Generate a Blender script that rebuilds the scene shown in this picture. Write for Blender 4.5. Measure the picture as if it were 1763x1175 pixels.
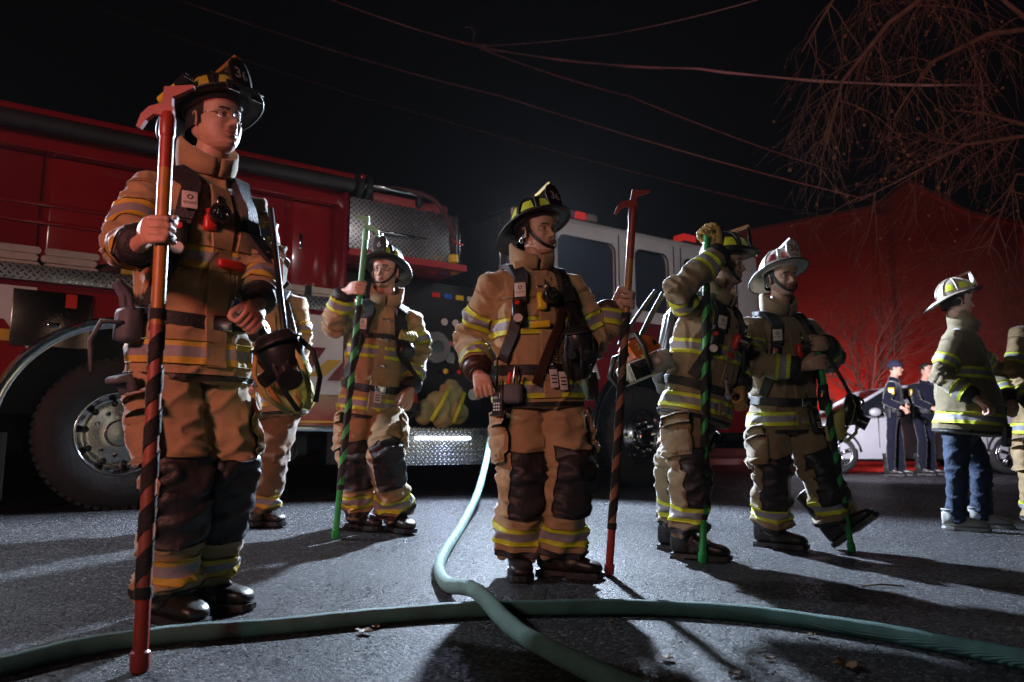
import bpy, bmesh, math, random
import numpy as np
from mathutils import Vector, Matrix
from mathutils.bvhtree import BVHTree

for o in list(bpy.data.objects):
    bpy.data.objects.remove(o)
sc = bpy.context.scene
COL = sc.collection
R = math.radians

# ------------------------------------------------------------------ camera, world, lamps, exposure
FPX, CAMH, HORIZ = 1300.0, 0.6, 765.0
PITCH = math.atan((HORIZ - 587.5) / FPX)
cam = bpy.data.cameras.new('camera')
camo = bpy.data.objects.new('camera', cam)
COL.objects.link(camo)
camo.location = (0, 0, CAMH)
camo.rotation_euler = (math.pi / 2 + PITCH, 0, 0)
cam.sensor_width = 36
cam.lens = FPX / 1763 * 36
cam.clip_end = 400
cam.dof.use_dof = True
cam.dof.focus_distance = 3.5
cam.dof.aperture_fstop = 2.8
sc.camera = camo

world = bpy.data.worlds.new('World')
sc.world = world
world.use_nodes = True
wn = world.node_tree
bg = wn.nodes['Background']
bg.inputs[0].default_value = (0.75, 0.62, 0.72, 1)
bg.inputs[1].default_value = 0.0016

sc.view_settings.view_transform = 'Standard'
sc.view_settings.look = 'None'
sc.view_settings.gamma = 1
sc.view_settings.exposure = 0
sc.cycles.use_denoising = True
sc.cycles.denoising_input_passes = 'RGB_ALBEDO_NORMAL'
sc.cycles.denoising_prefilter = 'NONE'
sc.cycles.max_bounces = 4
sc.cycles.diffuse_bounces = 2
sc.cycles.glossy_bounces = 3
sc.cycles.use_adaptive_sampling = True
sc.cycles.adaptive_threshold = 0.03
sc.cycles.volume_bounces = 0
sc.cycles.sample_clamp_indirect = 3.0


def lamp(name, kind, loc, target, energy, color, size=0.1, spot=120, blend=0.6):
    l = bpy.data.lights.new(name, kind)
    l.energy = energy
    l.color = color
    if kind == 'SPOT':
        l.spot_size = R(spot)
        l.spot_blend = blend
        l.shadow_soft_size = size
    elif kind == 'AREA':
        l.shape = 'DISK'
        l.size = size
    else:
        l.shadow_soft_size = size
    o = bpy.data.objects.new(name, l)
    COL.objects.link(o)
    o.location = loc
    d = Vector(target) - Vector(loc)
    o.rotation_euler = d.to_track_quat('-Z', 'Y').to_euler()
    return o


LIGHT_A = (0.275, 7.30, 2.68)     # floodlight on the engine's cab corner, behind the middle firefighter
LIGHT_B = (-3.95, 4.65, 2.55)      # second floodlight further back along the engine
lamp('flood_lamp', 'SPOT', LIGHT_A, (0.6, 2.0, 0.2), 4000, (0.66, 0.80, 1.0), 0.07, 120, 0.35)
lamp('rear_flood_lamp', 'SPOT', LIGHT_B, (-0.8, 2.5, 0.9), 520, (0.80, 0.87, 1.0), 0.08, 120, 0.5)
lamp('engine_behind_red', 'SPOT', (-2.5, -0.7, 1.9), (-1.15, 2.75, 1.0), 270, (1.0, 0.16, 0.12), 0.2, 38, 0.9)
lamp('engine_red_fill', 'SPOT', (-6.5, -1.5, 3.2), (-2.7, 5.6, 1.9), 420, (1.0, 0.08, 0.06), 0.2, 50, 0.8)  # extra red lamp, added to brighten the engine's rear body
lamp('front_fill', 'SPOT', (-3.6, -5.0, 3.0), (-1.3, 5.2, 1.3), 500, (1.0, 0.90, 0.78), 0.5, 50, 0.9)  # added front fill for the men and the engine, no fixture built
lamp('wall_beacon', 'SPOT', (9.4, 21.3, 0.9), (9.7, 23.0, 2.0), 520, (1.0, 0.05, 0.035), 0.2, 150, 0.9)
lamp('wall_beacon_far', 'SPOT', (12.6, 21.3, 0.9), (12.6, 23.0, 2.0), 170, (1.0, 0.05, 0.035), 0.2, 150, 0.9)
lamp('tree_red_fill', 'POINT', (8.0, 16.0, 1.0), (10.2, 22.0, 2.3), 120, (1.0, 0.06, 0.05), 0.2)  # added red fill beside the wall tree, no vehicle stands here
lamp('twig_red_fill', 'SPOT', (2.0, -3.0, 2.6), (6.6, 8.4, 5.4), 1500, (1.0, 0.36, 0.32), 0.2, 45, 0.8)  # added red fill aimed at the hanging twigs only
lamp('car_fill', 'SPOT', (3.4, 8.6, 1.6), (6.3, 12.4, 0.5), 1600, (0.90, 0.86, 1.0), 0.1, 62, 0.7)  # added fill that brightens the silver car, no source vehicle here
lamp('cab_fill', 'SPOT', (6.0, -6.0, 4.4), (2.0, 9.0, 2.35), 900, (0.92, 0.9, 1.0), 0.15, 17, 0.8)  # added narrow fill that brightens the white cab over the heads
lamp('locker_fill', 'SPOT', (5.4, -6.0, 4.6), (-0.9, 6.9, 2.5), 650, (1.0, 0.88, 0.9), 0.15, 13, 0.8)  # added narrow fill that brightens the diamond-plate lockers
lamp('ground_light_glow', 'SPOT', (-0.62, 7.0, 0.62), (-0.4, 6.6, 0.0), 16, (0.55, 0.62, 1.0), 0.1, 150, 0.6)

# ------------------------------------------------------------------ projection helpers (photo pixel + distance -> point)
_c, _s = math.cos(PITCH), math.sin(PITCH)


def px(u, v, Y):
    a = (u - 881.5) / FPX
    b = (587.5 - v) / FPX
    k = Y / (_c - b * _s)
    return Vector((a * k, Y, CAMH + (_s + b * _c) * k))


TH = R(55.9)
TD = Vector((math.sin(TH), math.cos(TH), 0))        # the engine's forward direction
TN = Vector((-TD.y, TD.x, 0))


def gz(x, y):
    s = x * TN.x + y * TN.y
    t = min(1, max(0, (s - 2.9) / 3.2))
    return 0.12 * t * t * (3 - 2 * t)


def gnd(u, v, up=0.0):
    z = up
    for _ in range(12):
        a = (u - 881.5) / FPX
        b = (587.5 - v) / FPX
        dz = _s + b * _c
        k = (z - CAMH) / dz
        p = Vector((a * k, (_c - b * _s) * k, z))
        z = 0.5 * z + 0.5 * (gz(p.x, p.y) + up)
    return p


# ------------------------------------------------------------------ noise
_rng = np.random.RandomState(7)
_perm = np.concatenate([_rng.permutation(256)] * 3)
_grad = _rng.normal(size=(256, 3))
_grad /= np.linalg.norm(_grad, axis=1)[:, None]


def pnoise(P):
    P = np.asarray(P, float)
    i = np.floor(P).astype(int)
    f = P - i
    i &= 255
    w = f * f * f * (f * (f * 6 - 15) + 10)
    out = 0
    for dx in (0, 1):
        for dy in (0, 1):
            for dz in (0, 1):
                h = _perm[_perm[_perm[i[:, 0] + dx] + i[:, 1] + dy] + i[:, 2] + dz]
                g = _grad[h]
                d = f - np.array([dx, dy, dz])
                n = (g * d).sum(1)
                ww = (w[:, 0] if dx else 1 - w[:, 0]) * (w[:, 1] if dy else 1 - w[:, 1]) * (w[:, 2] if dz else 1 - w[:, 2])
                out = out + n * ww
    return out


# ------------------------------------------------------------------ materials
MATS = {}


def mat(name, col, rough=0.7, metal=0.0, var=0.0, vscale=6.0, bump=0.0, bscale=40.0, coat=0.0, emit=None, estr=0.0,
        sheen=0.0, alpha=1.0, trans=0.0, dirt=None, dscale=3.0, damt=0.5, spec=0.5, bdist=0.01):
    if name in MATS:
        return MATS[name]
    m = bpy.data.materials.new(name)
    m.use_nodes = True
    nt = m.node_tree
    b = nt.nodes['Principled BSDF']
    b.inputs['Base Color'].default_value = (*col, 1)
    b.inputs['Roughness'].default_value = rough
    b.inputs['Metallic'].default_value = metal
    b.inputs['Coat Weight'].default_value = coat
    b.inputs['Coat Roughness'].default_value = 0.08
    b.inputs['Sheen Weight'].default_value = sheen
    b.inputs['Sheen Roughness'].default_value = .35
    b.inputs['Specular IOR Level'].default_value = spec
    b.inputs['Alpha'].default_value = alpha
    b.inputs['Transmission Weight'].default_value = trans
    tc = nt.nodes.new('ShaderNodeTexCoord')
    last = None
    if var > 0:
        n = nt.nodes.new('ShaderNodeTexNoise')
        n.inputs['Scale'].default_value = vscale
        n.inputs['Detail'].default_value = 6
        nt.links.new(tc.outputs['Object'], n.inputs['Vector'])
        r = nt.nodes.new('ShaderNodeValToRGB')
        r.color_ramp.elements[0].position = 0.3
        r.color_ramp.elements[1].position = 0.7
        r.color_ramp.elements[0].color = (*[c * (1 - var) for c in col], 1)
        r.color_ramp.elements[1].color = (*[min(1, c * (1 + var)) for c in col], 1)
        nt.links.new(n.outputs['Fac'], r.inputs[0])
        last = r.outputs[0]
    if dirt:
        n = nt.nodes.new('ShaderNodeTexNoise')
        n.inputs['Scale'].default_value = dscale
        n.inputs['Detail'].default_value = 9
        n.inputs['Roughness'].default_value = 0.7
        nt.links.new(tc.outputs['Object'], n.inputs['Vector'])
        r = nt.nodes.new('ShaderNodeValToRGB')
        r.color_ramp.elements[0].position = 0.5
        r.color_ramp.elements[1].position = 0.72
        r.color_ramp.elements[0].color = (0, 0, 0, 1)
        r.color_ramp.elements[1].color = (damt, damt, damt, 1)
        nt.links.new(n.outputs['Fac'], r.inputs[0])
        mx = nt.nodes.new('ShaderNodeMixRGB')
        nt.links.new(r.outputs[0], mx.inputs[0])
        if last:
            nt.links.new(last, mx.inputs[1])
        else:
            mx.inputs[1].default_value = (*col, 1)
        mx.inputs[2].default_value = (*dirt, 1)
        last = mx.outputs[0]
    if last:
        nt.links.new(last, b.inputs['Base Color'])
    if bump > 0:
        n = nt.nodes.new('ShaderNodeTexNoise')
        n.inputs['Scale'].default_value = bscale
        n.inputs['Detail'].default_value = 5
        nt.links.new(tc.outputs['Object'], n.inputs['Vector'])
        bp = nt.nodes.new('ShaderNodeBump')
        bp.inputs['Strength'].default_value = bump
        bp.inputs['Distance'].default_value = bdist
        nt.links.new(n.outputs['Fac'], bp.inputs['Height'])
        nt.links.new(bp.outputs[0], b.inputs['Normal'])
    if emit:
        b.inputs['Emission Color'].default_value = (*emit, 1)
        b.inputs['Emission Strength'].default_value = estr
    MATS[name] = m
    return m


def fabric(name, col, dirt=None, damt=0.35):
    return mat(name, col, 0.9, var=0.16, vscale=9, bump=0.5, bscale=420, dirt=dirt, dscale=5, damt=damt, sheen=0.55, bdist=0.003, spec=0.2)


M_TAN = fabric('turnout_tan', (0.38, 0.26, 0.14), (0.13, 0.09, 0.05))
M_TAN2 = fabric('turnout_tan_shaded', (0.25, 0.185, 0.11), (0.12, 0.09, 0.06))  # same tan cloth, with the dimmer light at right put into its colour
M_BROWN = fabric('turnout_brown', (0.16, 0.10, 0.055), (0.06, 0.045, 0.03))
M_NAVY = fabric('uniform_navy', (0.006, 0.0075, 0.018))
M_JEAN = mat('denim', (0.014, 0.026, 0.058), 0.85, var=0.3, vscale=7, bump=0.5, bscale=60)
M_PAD = mat('knee_leather', (0.022, 0.02, 0.022), 0.55, var=0.3, bump=0.5, bscale=35)
M_YEL = mat('trim_lime', (0.56, 0.60, 0.03), 0.6, var=0.08, bump=0.2, bscale=90, dirt=(0.30, 0.30, 0.05), damt=0.4, dscale=7)
M_ORY = mat('trim_lime_red_lit', (0.52, 0.36, 0.04), 0.6, var=0.08, bump=0.2, bscale=90, dirt=(0.25, 0.16, 0.04), damt=0.5, dscale=7)  # lime trim with the orange cast of red light put into its colour
M_SIL = mat('trim_silver', (0.24, 0.23, 0.25), 0.6, metal=0.0, var=0.1, bump=0.2, bscale=90)
M_BLK = mat('black_webbing', (0.016, 0.016, 0.018), 0.6, var=0.3, bump=0.4, bscale=120)
M_RUB = mat('black_rubber', (0.017, 0.017, 0.018), 0.5, var=0.3, vscale=12, bump=0.3, bscale=30, dirt=(0.06, 0.055, 0.05), damt=0.5)
M_BOOT = mat('boot_leather', (0.02, 0.018, 0.017), 0.38, var=0.3, bump=0.4, bscale=26, dirt=(0.09, 0.08, 0.07), damt=0.4, dscale=12)
M_PLAS = mat('black_plastic', (0.02, 0.02, 0.022), 0.3, var=0.2)
M_HBLK = mat('helmet_black', (0.018, 0.015, 0.014), 0.46, var=0.3, bump=0.15, bscale=20, dirt=(0.05, 0.04, 0.035), damt=0.5, dscale=14)
M_HWHT = mat('helmet_white', (0.50, 0.47, 0.43), 0.42, var=0.08, bump=0.1, bscale=20, dirt=(0.3, 0.24, 0.2), damt=0.7, dscale=12)
M_SKIN = mat('skin', (0.56, 0.33, 0.24), 0.5, var=0.10, vscale=30, bump=0.12, bscale=120)
MATS['skin'].node_tree.nodes['Principled BSDF'].inputs['Subsurface Weight'].default_value = 0.12
MATS['skin'].node_tree.nodes['Principled BSDF'].inputs['Subsurface Radius'].default_value = (0.012, 0.005, 0.003)
M_LIP = mat('lips', (0.42, 0.17, 0.14), 0.45)
M_EYE = mat('eye_white', (0.75, 0.72, 0.70), 0.2)
M_IRIS = mat('eye_iris', (0.03, 0.025, 0.02), 0.1)
M_HAIR = mat('hair_brown', (0.055, 0.028, 0.012), 0.55, var=0.5, vscale=60, bump=0.8, bscale=90)
M_HAIRD = mat('hair_dark', (0.018, 0.012, 0.009), 0.55, var=0.5, vscale=60, bump=0.8, bscale=90)
M_STUB = mat('stubble', (0.34, 0.20, 0.15), 0.6, var=0.15, vscale=90, bump=0.2, bscale=160)
M_STEEL = mat('steel', (0.55, 0.55, 0.57), 0.25, metal=1.0, var=0.1)
M_CHROME = mat('chrome', (0.75, 0.75, 0.77), 0.1, metal=1.0, bump=0.05, bscale=8)
M_GLOVE = mat('glove_leather', (0.52, 0.30, 0.09), 0.6, var=0.2, bump=0.4, bscale=50, dirt=(0.06, 0.04, 0.03), damt=0.6)
M_MASKY = mat('head_net_yellow', (0.62, 0.52, 0.16), 0.7, var=0.2, vscale=14, bump=0.4, bscale=60)
M_GREYG = mat('glove_grey', (0.10, 0.11, 0.13), 0.7, var=0.3, bump=0.4, bscale=40)
M_WHITE = mat('white_paint', (0.75, 0.74, 0.72), 0.4, var=0.05)
M_LENS = mat('lamp_reflector', (0.4, 0.4, 0.4), 0.15, metal=1.0, bump=0.9, bscale=70)
M_GLASS = mat('clear_glass', (0.95, 0.95, 0.95), 0.02, trans=1.0)
M_REDP = mat('red_plastic', (0.6, 0.03, 0.02), 0.35, var=0.1)
M_BLUEP = mat('blue_plastic', (0.03, 0.12, 0.55), 0.35)
M_YELP = mat('yellow_plastic', (0.80, 0.55, 0.03), 0.35, var=0.08)
M_LEATH = mat('brown_leather', (0.05, 0.025, 0.017), 0.4, var=0.3, bump=0.3, bscale=60)
M_BADGE = mat('badge_paper', (0.62, 0.56, 0.54), 0.5, var=0.1)

# ------------------------------------------------------------------ mesh helpers
ORG = Vector((0, 0, 0))


def mk(name, verts, faces, mats, parent=None, smooth=True, midx=None, origin=None):
    me = bpy.data.meshes.new(name)
    V = np.asarray([tuple(v) for v in verts], float) - np.array(ORG if origin is None else origin)
    me.from_pydata(V.tolist(), [], [tuple(f) for f in faces])
    if not isinstance(mats, (list, tuple)):
        mats = [mats]
    for m in mats:
        me.materials.append(m)
    if midx is not None:
        me.polygons.foreach_set('material_index', np.asarray(midx, dtype=np.int32))
    if smooth is True:
        me.polygons.foreach_set('use_smooth', np.ones(len(me.polygons), bool))
    me.update()
    if smooth == 'auto':
        bm = bmesh.new()
        bm.from_mesh(me)
        for f in bm.faces:
            f.smooth = True
        for e in bm.edges:
            if len(e.link_faces) == 2 and e.calc_face_angle(0) > R(38):
                e.smooth = False
        bm.to_mesh(me)
        bm.free()
    o = bpy.data.objects.new(name, me)
    COL.objects.link(o)
    o.parent = parent
    return o


class G:
    """collects shapes into vertex and face lists"""

    def __init__(s):
        s.v, s.f, s.m = [], [], []
        s.cur = 0

    def add(s, V, Fc):
        b = len(s.v)
        s.v += [Vector(p) for p in V]
        s.f += [tuple(i + b for i in f) for f in Fc]
        s.m += [s.cur] * len(Fc)
        return s

    def loft(s, rings, cap=True, closed=True):
        n = len(rings[0])
        V = [p for r in rings for p in r]
        Fc = []
        for i in range(len(rings) - 1):
            for j in range(n if closed else n - 1):
                k = (j + 1) % n
                Fc.append((i * n + j, i * n + k, (i + 1) * n + k, (i + 1) * n + j))
        if cap and closed:
            Fc.append(tuple(range(n - 1, -1, -1)))
            Fc.append(tuple(range((len(rings) - 1) * n, len(rings) * n)))
        return s.add(V, Fc)

    def tube(s, pts, rad, n=10, round_ends=False, cap=True, ref=None, flat=1.0):
        P = [Vector(p) for p in pts]
        if not isinstance(rad, (list, tuple, np.ndarray)):
            rad = [rad] * len(P)
        rad = list(rad)
        if round_ends:
            a = (P[0] - P[1]).normalized()
            b = (P[-1] - P[-2]).normalized()
            r0, r1 = rad[0], rad[-1]
            P = [P[0] + a * r0 * 0.97, P[0] + a * r0 * 0.7] + P + [P[-1] + b * r1 * 0.7, P[-1] + b * r1 * 0.97]
            rad = [r0 * 0.25, r0 * 0.72] + rad + [r1 * 0.72, r1 * 0.25]
        rings = []
        t0 = (P[1] - P[0]).normalized()
        u = Vector(ref) if ref is not None else (Vector((0, 0, 1)) if abs(t0.z) < 0.9 else Vector((1, 0, 0)))
        for i, p in enumerate(P):
            t = (P[min(i + 1, len(P) - 1)] - P[max(i - 1, 0)])
            if t.length < 1e-9:
                t = t0
            t.normalize()
            u = (u - t * u.dot(t))
            if u.length < 1e-6:
                u = t.orthogonal()
            u.normalize()
            w = t.cross(u)
            rings.append([p + u * (math.cos(2 * math.pi * j / n) * rad[i]) + w * (math.sin(2 * math.pi * j / n) * rad[i] * flat) for j in range(n)])
        return s.loft(rings, cap)

    def box(s, c, size, M=None):
        c = Vector(c)
        hx, hy, hz = [q / 2 for q in size]
        V = [Vector((x, y, z)) for x in (-hx, hx) for y in (-hy, hy) for z in (-hz, hz)]
        if M is not None:
            V = [M @ p for p in V]
        V = [p + c for p in V]
        return s.add(V, [(0, 1, 3, 2), (4, 6, 7, 5), (0, 4, 5, 1), (2, 3, 7, 6), (0, 2, 6, 4), (1, 5, 7, 3)])

    def bbox(s, c, size, r=0.01, M=None):
        """box with chamfered edges"""
        c = Vector(c)
        bm = bmesh.new()
        bmesh.ops.create_cube(bm, size=1)
        for v in bm.verts:
            v.co = Vector((v.co.x * size[0], v.co.y * size[1], v.co.z * size[2]))
        bmesh.ops.bevel(bm, geom=list(bm.edges), offset=min(r, min(size) * 0.45), segments=2, affect='EDGES', profile=0.5)
        bm.verts.index_update()
        V = [(M @ v.co if M is not None else v.co) + c for v in bm.verts]
        Fc = [tuple(v.index for v in f.verts) for f in bm.faces]
        bm.free()
        return s.add(V, Fc)

    def ball(s, c, rx, ry=None, rz=None, M=None, nu=14, nv=9):
        ry = ry or rx
        rz = rz or rx
        c = Vector(c)
        V = []
        for i in range(nv + 1):
            a = math.pi * i / nv
            for j in range(nu):
                b = 2 * math.pi * j / nu
                p = Vector((rx * math.sin(a) * math.cos(b), ry * math.sin(a) * math.sin(b), rz * math.cos(a)))
                V.append(c + (M @ p if M is not None else p))
        Fc = []
        for i in range(nv):
            for j in range(nu):
                k = (j + 1) % nu
                Fc.append((i * nu + j, (i + 1) * nu + j, (i + 1) * nu + k, i * nu + k))
        return s.add(V, Fc)

    def cyl(s, a, b, r, n=20, r2=None):
        return s.tube([a, b], [r, r if r2 is None else r2], n)

    def prism(s, poly, o, ex, ey, depth):
        """2-D outline poly in the frame (o, ex, ey), thickened by the vector depth"""
        o, ex, ey, depth = Vector(o), Vector(ex), Vector(ey), Vector(depth)
        n = len(poly)
        A = [o + ex * p[0] + ey * p[1] - depth / 2 for p in poly]
        B = [q + depth for q in A]
        return s.add(A + B, [tuple(range(n - 1, -1, -1)), tuple(range(n, 2 * n))] + [(i, (i + 1) % n, n + (i + 1) % n, n + i) for i in range(n)])

    def build(s, name, mats, parent=None, smooth=True, origin=None):
        return mk(name, s.v, s.f, mats, parent, smooth, s.m if isinstance(mats, (list, tuple)) else None, origin)


def tag(o, label, cat, group=None, kind=None):
    if label:
        o['label'] = label
    if cat:
        o['category'] = cat
    if group:
        o['group'] = group
    if kind:
        o['kind'] = kind
    return o


def thing(name, loc, label, cat, group=None, rz=0.0):
    o = bpy.data.objects.new(name, None)
    o.empty_display_size = 0.1
    COL.objects.link(o)
    o.location = loc
    o.rotation_euler = (0, 0, rz)
    return tag(o, label, cat, group)


def remesh(g, voxel):
    """voxel union of everything in g -> (verts array, faces)"""
    me = bpy.data.meshes.new('tmp')
    me.from_pydata([tuple(v) for v in g.v], [], g.f)
    bm = bmesh.new()
    bm.from_mesh(me)
    bmesh.ops.recalc_face_normals(bm, faces=bm.faces)
    bm.to_mesh(me)
    bm.free()
    o = bpy.data.objects.new('tmp', me)
    COL.objects.link(o)
    md = o.modifiers.new('r', 'REMESH')
    md.mode = 'VOXEL'
    md.voxel_size = voxel
    dg = bpy.context.evaluated_depsgraph_get()
    ev = o.evaluated_get(dg)
    m2 = ev.to_mesh()
    V = np.empty(len(m2.vertices) * 3)
    m2.vertices.foreach_get('co', V)
    V = V.reshape(-1, 3)
    Fc = [tuple(p.vertices) for p in m2.polygons]
    ev.to_mesh_clear()
    bpy.data.objects.remove(o)
    bpy.data.meshes.remove(me)
    return V, Fc


def smooth_v(V, Fc, it=3, lam=0.5):
    E = set()
    for f in Fc:
        for i in range(len(f)):
            a, b = f[i], f[(i + 1) % len(f)]
            E.add((a, b) if a < b else (b, a))
    E = np.array(list(E))
    deg = np.bincount(E.ravel(), minlength=len(V)).astype(float)[:, None]
    for _ in range(it):
        acc = np.zeros_like(V)
        np.add.at(acc, E[:, 0], V[E[:, 1]])
        np.add.at(acc, E[:, 1], V[E[:, 0]])
        V = V + lam * (acc / np.maximum(deg, 1) - V)
    return V


def normals(V, Fc):
    N = np.zeros_like(V)
    Q = np.array([f if len(f) == 4 else (f[0], f[1], f[2], f[2]) for f in Fc])
    n = np.cross(V[Q[:, 2]] - V[Q[:, 0]], V[Q[:, 3]] - V[Q[:, 1]])
    for k in range(4):
        np.add.at(N, Q[:, k], n)
    return N / np.maximum(np.linalg.norm(N, axis=1), 1e-12)[:, None]


_TXT = {}


def text2d(s, size=1.0, bold=0.0):
    """outline of a piece of lettering as flat verts and faces, centred"""
    key = (s, bold)
    if key not in _TXT:
        c = bpy.data.curves.new('txt', 'FONT')
        c.body = s
        c.size = 1
        c.offset = bold
        c.resolution_u = 3
        o = bpy.data.objects.new('txt', c)
        COL.objects.link(o)
        dg = bpy.context.evaluated_depsgraph_get()
        m = o.evaluated_get(dg).to_mesh()
        V = np.array([v.co[:] for v in m.vertices])
        Fc = [tuple(p.vertices) for p in m.polygons]
        o.evaluated_get(dg).to_mesh_clear()
        bpy.data.objects.remove(o)
        V[:, :2] -= (V[:, :2].max(0) + V[:, :2].min(0)) / 2
        _TXT[key] = (V, Fc)
    V, Fc = _TXT[key]
    return V[:, :2] * size, Fc


def lettering(s, size, o, ex, ey, material, parent, name='lettering', bold=0.0, lift=0.0, fn=None):
    V, Fc = text2d(s, size, bold)
    if fn:
        P = [fn(p[0], p[1]) for p in V]
    else:
        o, ex, ey = Vector(o), Vector(ex), Vector(ey)
        n = ex.cross(ey).normalized() * lift
        P = [o + ex * p[0] + ey * p[1] + n for p in V]
    return mk(name, P, Fc, material, parent, smooth=False)

# ------------------------------------------------------------------ garments
class Garment:
    def __init__(s, g, voxel, bones, it=4):
        s.V, s.F = remesh(g, voxel)
        s.V = smooth_v(s.V, s.F, it)
        s.bones = bones                      # list of (a, b, radius)
        D = []
        s.t = []
        for a, b, r in bones:
            a, b = np.array(a), np.array(b)
            ab = b - a
            t = np.clip(((s.V - a) @ ab) / (ab @ ab), 0, 1)
            q = a + t[:, None] * ab
            D.append(np.linalg.norm(s.V - q, axis=1) / r)
            s.t.append(t)
        s.tag = np.argmin(np.array(D), axis=0)
        s.upd()

    def upd(s):
        s.N = normals(s.V, s.F)

    def bvh(s):
        return BVHTree.FromPolygons([Vector(v) for v in s.V], s.F)

    def band(s, tags, co, axis, width, name, mats, parent, off=0.004, clips=(), frac=(0.27, 0.73), grow=0.0):
        axis = Vector(axis).normalized()
        tg = np.isin(s.tag, list(tags))
        P = s.V + s.N * off
        d = (P - np.array(co)) @ np.array(axis)
        ok = tg & (np.abs(d) < width / 2 + 0.05)
        bm = bmesh.new()
        vm = {}
        for f in s.F:
            if all(ok[i] for i in f):
                vs = []
                for i in f:
                    if i not in vm:
                        vm[i] = bm.verts.new(P[i])
                    vs.append(vm[i])
                bm.faces.new(vs)
        three = isinstance(mats, (list, tuple))
        pl = [(Vector(co) + axis * width / 2, axis, True), (Vector(co) - axis * width / 2, -axis, True)]
        for c, n in clips:
            pl.append((Vector(c), Vector(n), True))
        if three:
            for fr in frac:
                pl.append((Vector(co) + axis * width * (fr - 0.5), axis, False))
        for c, n, clr in pl:
            bmesh.ops.bisect_plane(bm, geom=bm.verts[:] + bm.edges[:] + bm.faces[:], dist=1e-6, plane_co=c, plane_no=n, clear_outer=clr)
        if not bm.faces:
            bm.free()
            return None
        bm.normal_update()
        if three:
            for f in bm.faces:
                q = (f.calc_center_median() - Vector(co)).dot(axis) / width + 0.5
                f.material_index = 0 if q < frac[0] else (1 if q < frac[1] else 2)
        be = [e for e in bm.edges if e.is_boundary]
        nn = {v: v.normal.copy() for v in bm.verts}
        if grow:
            bd = set(v for e in be for v in e.verts)
            for v in bm.verts:
                if v not in bd:
                    v.co += nn[v] * grow
        ex = bmesh.ops.extrude_edge_only(bm, edges=be)
        for v in [x for x in ex['geom'] if isinstance(x, bmesh.types.BMVert)]:
            e = min((o for o in nn), key=lambda o: (o.co - v.co).length_squared) if len(nn) < 40 else None
            n = nn[e] if e else v.normal
            v.co -= n * (off * 2.2)
        for f in bm.faces:
            f.smooth = True
        me = bpy.data.meshes.new(name)
        bmesh.ops.transform(bm, matrix=Matrix.Translation(-Vector(ORG)), verts=bm.verts)
        bm.to_mesh(me)
        bm.free()
        for m in (mats if three else [mats]):
            me.materials.append(m)
        o = bpy.data.objects.new(name, me)
        COL.objects.link(o)
        o.parent = parent
        return o


def ell_ring(c, ux, uy, a, b, n=28, p=2.3):
    out = []
    for j in range(n):
        t = 2 * math.pi * j / n
        cx, sx = math.cos(t), math.sin(t)
        out.append(c + ux * (a * math.copysign(abs(cx) ** (2 / p), cx)) + uy * (b * math.copysign(abs(sx) ** (2 / p), sx)))
    return out


def ribbon(path, width, thick, name, material, parent, sub=3):
    """strap along a list of (point, normal)"""
    P = []
    for i in range(len(path) - 1):
        for k in range(sub):
            t = k / sub
            P.append((path[i][0].lerp(path[i + 1][0], t), path[i][1].lerp(path[i + 1][1], t).normalized()))
    P.append(path[-1])
    # smooth the run of the strap
    for _ in range(2):
        Q = P[:]
        for i in range(1, len(P) - 1):
            Q[i] = ((P[i - 1][0] + P[i][0] * 2 + P[i + 1][0]) / 4, (P[i - 1][1] + P[i][1] * 2 + P[i + 1][1]).normalized())
        P = Q
    rings = []
    for i, (p, n) in enumerate(P):
        t = (P[min(i + 1, len(P) - 1)][0] - P[max(i - 1, 0)][0]).normalized()
        w = t.cross(n).normalized() * width / 2
        rings.append([p - w, p - w * 0.9 + n * thick, p + w * 0.9 + n * thick, p + w])
    return G().loft(rings).build(name, material, parent, smooth='auto')


# ------------------------------------------------------------------ boots, hands, heads (built once, in their own frames)
def boot_verts():
    g = G()
    # foot, heel at y=-0.09, toe at y=0.19; ankle joint at the origin, sole at z=-0.095
    sec = [(-0.095, 0.030, 0.02, -0.070), (-0.085, 0.040, 0.05, -0.078), (-0.05, 0.046, 0.06, -0.08), (0.0, 0.046, 0.045, -0.08), (0.04, 0.046, 0.012, -0.08),
           (0.08, 0.050, -0.012, -0.08), (0.12, 0.053, -0.022, -0.08), (0.155, 0.051, -0.028, -0.08), (0.18, 0.041, -0.038, -0.08), (0.195, 0.022, -0.055, -0.076)]
    rings = []
    for y, w, top, bot in sec:
        c = Vector((0, y, (top + bot) / 2))
        rings.append(ell_ring(c, Vector((1, 0, 0)), Vector((0, 0, 1)), w, (top - bot) / 2, 18, 2.8))
    g.loft(rings)
    g.tube([(0, -0.03, -0.03), (0, -0.025, 0.05), (0, -0.03, 0.22)], [0.055, 0.062, 0.072], 18)
    V, Fc = remesh(g, 0.009)
    V = smooth_v(V, Fc, 2)
    N = normals(V, Fc)
    n = pnoise(V * np.array([14, 34, 34])) * np.exp(-((V[:, 1] - 0.03) / 0.06) ** 2)
    V = V + N * (n * 0.012)[:, None]
    return V, Fc


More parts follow.
